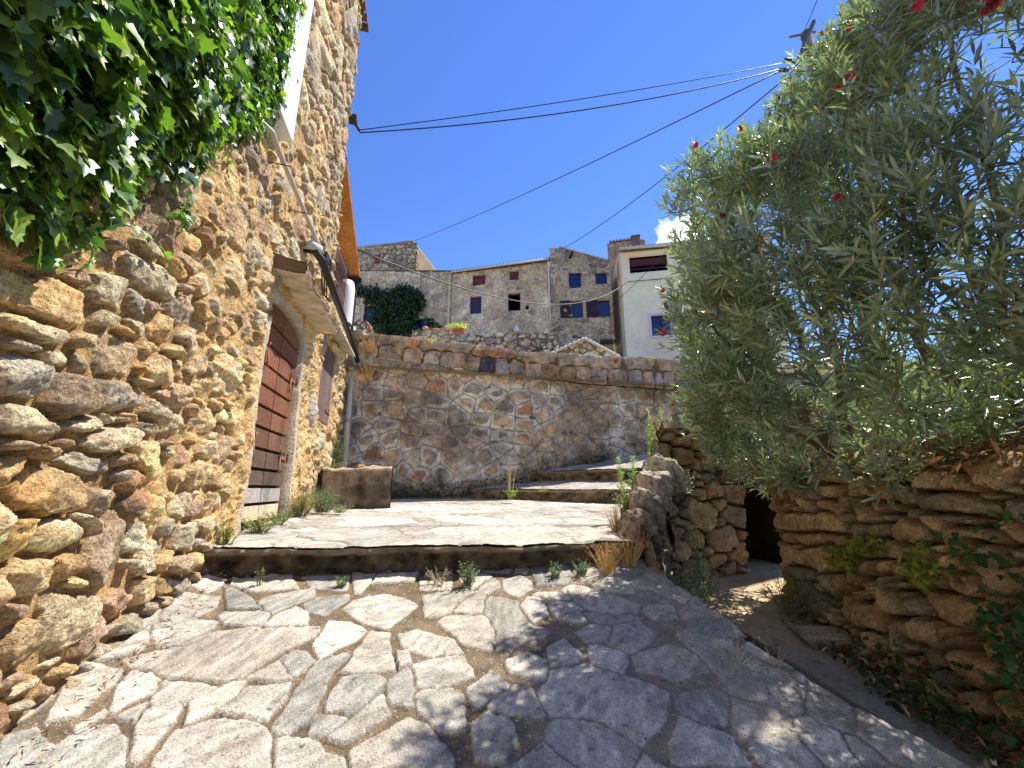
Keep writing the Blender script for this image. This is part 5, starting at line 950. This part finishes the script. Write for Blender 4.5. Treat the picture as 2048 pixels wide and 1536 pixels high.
plant('pale flowering weed against the passage wall', at(1375, 1000, 5.0), .40, 9, .30, .028, .02, 14, (214, 216, 190), (120, 120, 90), seed=48, curl=.1)
plant('twiggy weed at the corner foot of the dry stone wall', (2.33, 3.95, -1.03), .38, 46, .26, .03, .016, 11, (170, 166, 112), seed=49)
plant('dry twig weed growing from a joint of the shaded paving', np.append(rampix(1470, 1330), ground_ramp(0, rampix(1470, 1330)[1])+.01), .14, 9, .14, .02, .003, 3, DRY, (190, 176, 130), 'weed', 'lance', seed=50)
plant('small dry sprig on the paving edge beside the path', np.append(rampix(1553, 1340), ground_ramp(0, rampix(1553, 1340)[1])+.01), .10, 7, .07, .02, .003, 3, DRY, (200, 170, 140), 'weed', 'lance', seed=51)
# scatter helpers on curved walls
def scatter(name, label, cat, cv, boxes, size, col, seed, off=(.03, .12), kind='oval', var=.25, mat=None, up=-.2, group=None):
    r_ = np.random.default_rng(seed); P = []
    for (u0, u1, z0, z1, n) in boxes:
        u = r_.uniform(u0, u1, n*3); z = r_.uniform(z0, z1, n*3); k = fbm(u*4, z*4, seed, 3) > -.02; u = u[k][:n]; z = z[k][:n]; P.append(cv(u, r_.uniform(*off, len(u)), z))
    P = np.concatenate(P); n = len(P); nrm = np.tile(-unit(P*np.array([1, 1, 0])), (1, 1)); o = leaf_obj(name, mat or M_leaf, None, P, nrm*.5+r_.normal(0, .5, (n, 3))+np.array([0, 0, up]), nrm+np.array([0, 0, .6])+r_.normal(0, .3, (n, 3)), r_.uniform(.6, 1.2, n)*size, r_.uniform(.5, .8, n)*size, fold=.15, bend=.2, col=np.tile(lin(col), (n, 1))*(1+r_.normal(0, var, (n, 1))), kind=kind)
    return tag(o, kind='stuff') if name == 'weed_patch' else o
U = lambda x, y: c2.pix(x, y, 3)
ua, za = U(1690, 1090); ub, zb = U(1900, 1160); uc, zc = U(1640, 1200); ud, zd = U(1840, 1400)
climb = scatter('climbing_weed', 'yellow green climbing weed spread over the middle of the dry stone wall', 'creeper', c2, [(ua, ub, zb-.06, za+.06, 330), (ua, ub+.1, za-.05, za+.12, 120), (U(1640, 1200)[0], U(1760, 1300)[0], U(1700, 1290)[1], U(1700, 1180)[1], 90)], .042, (136, 138, 58), 91, (.05, .16))
scatter('weed_patch', 'dark leafy weeds lining the foot of the dry stone wall', 'weeds', c2, [(1.0, 5.6, -1.28, -1.04, 600), (2.4, 3.6, -1.2, -.85, 160), (U(1850, 1450)[0], U(2000, 1500)[0]+.3, -1.5, -1.1, 380)], .045, (70, 88, 44), 92, (.05, .30))
scatter('weed_patch', 'dark green broad leaved weeds at the right edge of the dry stone wall', 'weeds', c2, [(U(1960, 1100)[0], U(2048, 1100)[0]+.9, -.95, .02, 240), (U(1990, 1300)[0], U(2048, 1400)[0]+.6, -1.3, -.5, 220)], .055, (58, 92, 46), 93, (.08, .30), kind='ivy')
# dry leaves caught on the earth and wall top, and at the wall foot
def litter(name, label, P, size, cols, seed, kindp='thing'):
    r_ = np.random.default_rng(seed); n = len(P); c_ = lin(np.array(cols))[r_.integers(0, len(cols), n)]*(1+r_.normal(0, .2, (n, 1)))
    o = leaf_obj(name, M_litter, None, P, r_.normal(0, 1, (n, 3))*np.array([1, 1, .25]), r_.normal(0, .35, (n, 3))+np.array([0, 0, 1]), r_.uniform(.5, 1.2, n)*size, r_.uniform(.16, .3, n)*size, fold=.3, bend=.3, col=c_); return tag(o, kind='stuff')
BR = [(150, 112, 74), (176, 134, 88), (120, 80, 56), (196, 160, 112), (104, 84, 62)]
u = rg.uniform(.2, 6.5, 3600); P = c2(u, -rg.random(3600)**1.6*1.3+.06, 0*u); P[:, 2] = .10+.12*np.sqrt(np.clip(-(P[:, 2]*0)+.2, 0, 1))+rg.uniform(-.08, .13, 3600)*(1+0*u)
litter('leaf_litter', '', P, .10, BR, 5)
u = rg.uniform(2.2, 6.5, 900); P = c2(u, .06+.2*rg.random(900)**2, 0*u); P[:, 2] = pathz(0, P[:, 1])+.015+rg.uniform(0, .05, 900); litter('leaf_litter', '', P, .085, BR+[(206, 184, 140)], 6)
w_ = thing('climbing_weed', 'yellow green climbing weed spread over the middle of the dry stone wall', 'creeper', (0, 0, 0)); climb.name = 'leaves'; climb.parent = w_; mb = MB()
for (x0, y0, x1, y1) in ((1700, 1200, 1760, 1120), (1700, 1200, 1900, 1150), (1700, 1200, 1840, 1180), (1700, 1200, 1650, 1260), (1700, 1200, 1920, 1120), (1700, 1200, 1740, 1300)):
    a_, b_ = U(x0, y0), U(x1, y1); mb.tube([c2(np.array(a_[0]+(b_[0]-a_[0])*t), .09+.02*math.sin(t*9), a_[1]+(b_[1]-a_[1])*t+.02*math.sin(t*7)) for t in np.linspace(0, 1, 9)], .003, 4, lin((120, 104, 60)))
mb.build('stems', M_bark, w_)
ss = rg.uniform(1.2, 3.9, 700); P = D*ss[:, None]+NN*(WN+.12+.22*rg.random(700)**1.5)[:, None]; P[:, 2] = ground_ramp(0, P[:, 1])+.075; litter('leaf_litter', '', P[:260], .035, [(140, 112, 78), (160, 128, 90), (176, 148, 108), (130, 92, 68)], 7)
# greenery at the foot of the retaining wall
u = rg.uniform(.7, 5.8, 2600); fr = fr_ret(u, rg.uniform(.0, .35, 2600)*rg.random(2600), u*0); gz = np.interp(u, [0, 2.9, 3.6, 4.8, 5.2, 6.6], [-.18, -.12, .05, .2, .42, .85]); fr[:, 2] = gz+rg.random(2600)**2.2*.26
o = leaf_obj('ground_cover', M_leaf, None, fr, rg.normal(0, .7, (2600, 3))+np.array([0, -.2, .3]), rg.normal(0, .4, (2600, 3))+np.array([0, -.5, .9]), rg.uniform(.03, .07, 2600), rg.uniform(.015, .04, 2600), col=np.tile(lin((78, 92, 48)), (2600, 1))*(1+rg.normal(0, .3, (2600, 1))), kind='oval'); tag(o, kind='stuff')
# dry stonecrop and straw on the retaining wall
RG = 'dry plants rooted in the retaining wall top'
def rp(x, y, o=.10): a = _rp([(x, y)]); return fr_ret(a[0], np.array([o]), a[1])[0]
for i, (x, y, h_, n_, sp_, c_, lab) in enumerate(((742, 708, .30, 70, .26, (214, 180, 130), 'pale straw tuft on the wall top next to the drainpipe'), (738, 760, .32, 80, .22, (206, 176, 122), 'hanging straw mass below the wall top next to the drainpipe'), (800, 712, .22, 34, .14, (216, 190, 150), 'small pale twig tuft hanging under the coping left of the pink one'), (826, 700, .26, 50, .20, (222, 160, 130), 'pinkish stonecrop tuft on the coping, largest of the pink ones'), (862, 690, .14, 40, .22, (220, 200, 150), 'yellowish dry tuft right of the largest pink stonecrop'), (992, 716, .20, 26, .10, (216, 140, 116), 'small pink stonecrop right of the dark round stone'), (930, 740, .12, 30, .14, (196, 186, 120), 'green yellow tuft under the dark round stone'), (1045, 752, .14, 22, .14, (222, 206, 160), 'row of pale sprigs on the ledge of the wall'), (1228, 728, .16, 24, .10, (190, 100, 76), 'rusty red tuft on the right part of the wall top'), (1150, 712, .14, 16, .06, (206, 180, 110), 'thin straw sprig on the coping below the shed gable'), (1296, 728, .16, 20, .14, (206, 190, 140), 'dry sprig on the coping near the cream house'))):
    plant(lab, rp(x, y), h_, n_, sp_, .035, .008, 5, c_, c_, 'dry plant', 'lance', group=RG, seed=60+i, name='dry_plant', stem_r=.004, curl=.35, lean=(0, -.3 if i in (1, 2) else 0))
plant('tall thin straw stalks on the wall top before the cream house', rp(1243, 712, -.2), .62, 7, .12, .05, .008, 5, (220, 190, 140), (220, 196, 150), 'dry plant', 'lance', group=RG, seed=80, name='dry_plant', start=.5, curl=0)
# flower box on the terrace
q_ = cvT1.pix(915, 663, 0); p = cvT1(np.array(q_[0]), -.12, q_[1]); fb = thing('flower_box', 'terracotta flower box with yellow green flowers on the mossy terrace wall', 'flower box', tuple(p))
mb = MB(); cbox(mb, cvT1, q_[0]-.28, q_[0]+.28, -.24, -.02, q_[1]-.02, q_[1]+.17, lin((190, 92, 60))); cbox(mb, cvT1, q_[0]-.30, q_[0]+.30, -.25, -.01, q_[1]+.14, q_[1]+.18, lin((200, 100, 66))); bevel(mb.build('box', M_plain, fb), .01)
n = 420; P = p+rg.normal(0, 1, (n, 3))*np.array([.26, .1, .10])+np.array([0, 0, .30]); leaf_obj('foliage', M_leaf, fb, P, rg.normal(0, 1, (n, 3)), rg.normal(0, .5, (n, 3))+np.array([0, -.5, 1]), rg.uniform(.05, .1, n), rg.uniform(.04, .08, n), col=np.tile(lin((206, 212, 110)), (n, 1))*(1+rg.normal(0, .25, (n, 1))), kind='oval')

# ================================================================== POLE AND OVERHEAD CABLES
pole = thing('utility_pole', 'weathered wooden utility pole with iron crossarm rising behind the oleander', 'utility pole', tuple(at(1640, 600, 8)*np.array([1, 1, 0])+np.array([0, 0, .5])))
tp_ = at(1612, 66, 8.0); bx = np.array([tp_[0], tp_[1], .6]); mb = MB(); mb.tube([bx, bx*.4+tp_*.6, tp_], [.16, .14, .12], 12, lin((112, 100, 92))); mb.build('pole_shaft', M_wood, pole, True)
mb = MB(); a, b_ = at(1579, 74, 8.0), at(1631, 64, 7.9); mb.tube([a, b_], .035, 4, lin((120, 108, 110))); mb.build('crossarm', M_metal, pole)
mb = MB(); a, b_ = at(1628, 42, 7.8), at(1596, 122, 7.75); mb.tube([a, (a+b_)/2, b_], .05, 4, lin((96, 84, 72))); mb.build('brace', M_metal, pole)
for (x, y) in ((1566, 140), (1572, 155), (1576, 120)):
    mb = MB(); q2 = at(x, y, 7.8); mb.tube([q2-np.array([.08, 0, 0]), q2+np.array([.12, 0, 0])], .045, 8, lin((60, 52, 48))); mb.tube([q2, at(1600, 130, 7.9)], .02, 5, lin((60, 52, 48))); mb.build('insulator', M_metal, pole)
def wire(label, pts, sag, r=.012, col=(22, 24, 34), name='overhead_cable', group='cables strung between the houses and the pole'):
    a, b_ = pts; P = []; 
    for i in range(33): t = i/32; p = a*(1-t)+b_*t; p = p-np.array([0, 0, 4*sag*t*(1-t)]); P.append(p)
    mb = MB(); mb.tube(P, r, 5, lin(col)); return tag(mb.build(name, M_metal, None, True), label, 'cable', group)
ins = lw(6.92, .13, 6.41)
wire('upper of the two cables from the left house corner to the pole', (ins+np.array([0, 0, .03]), at(1562, 127, 7.8)), .10, .009)
wire('lower thicker cable from the left house corner to the pole', (ins-np.array([0, 0, .03]), at(1562, 138, 7.8)), .28, .012)
wire('thin cable climbing from the tower house roof to the pole', (at(820, 485, 30), at(1562, 141, 7.8)), .25, .016)
wire('thin cable climbing from the dark grey house to the pole', (at(1098, 512, 25.2), at(1566, 160, 7.8)), .4, .016)
wire('dark cable sagging across the village houses', (lw(7.95, .05, 4.60), at(1255, 563, 23.8)), 1.35, .016)
wire('cable running along the cream house wall', (at(1255, 563, 23.8), at(1400, 548, 23.2)), .05, .02)
wire('cable rising from the dark house in front of the cream house', (at(1222, 612, 24.8), at(1352, 482, 15.0)), .1, .014)
wire('short cable leaving the pole top upward', (at(1600, 80, 8.0), at(1650, -40, 4)), .02, .008)
wire('cable leaving the pole behind the oleander top', (at(1652, 95, 7.6), at(1705, -20, 4.5)), .02, .008)
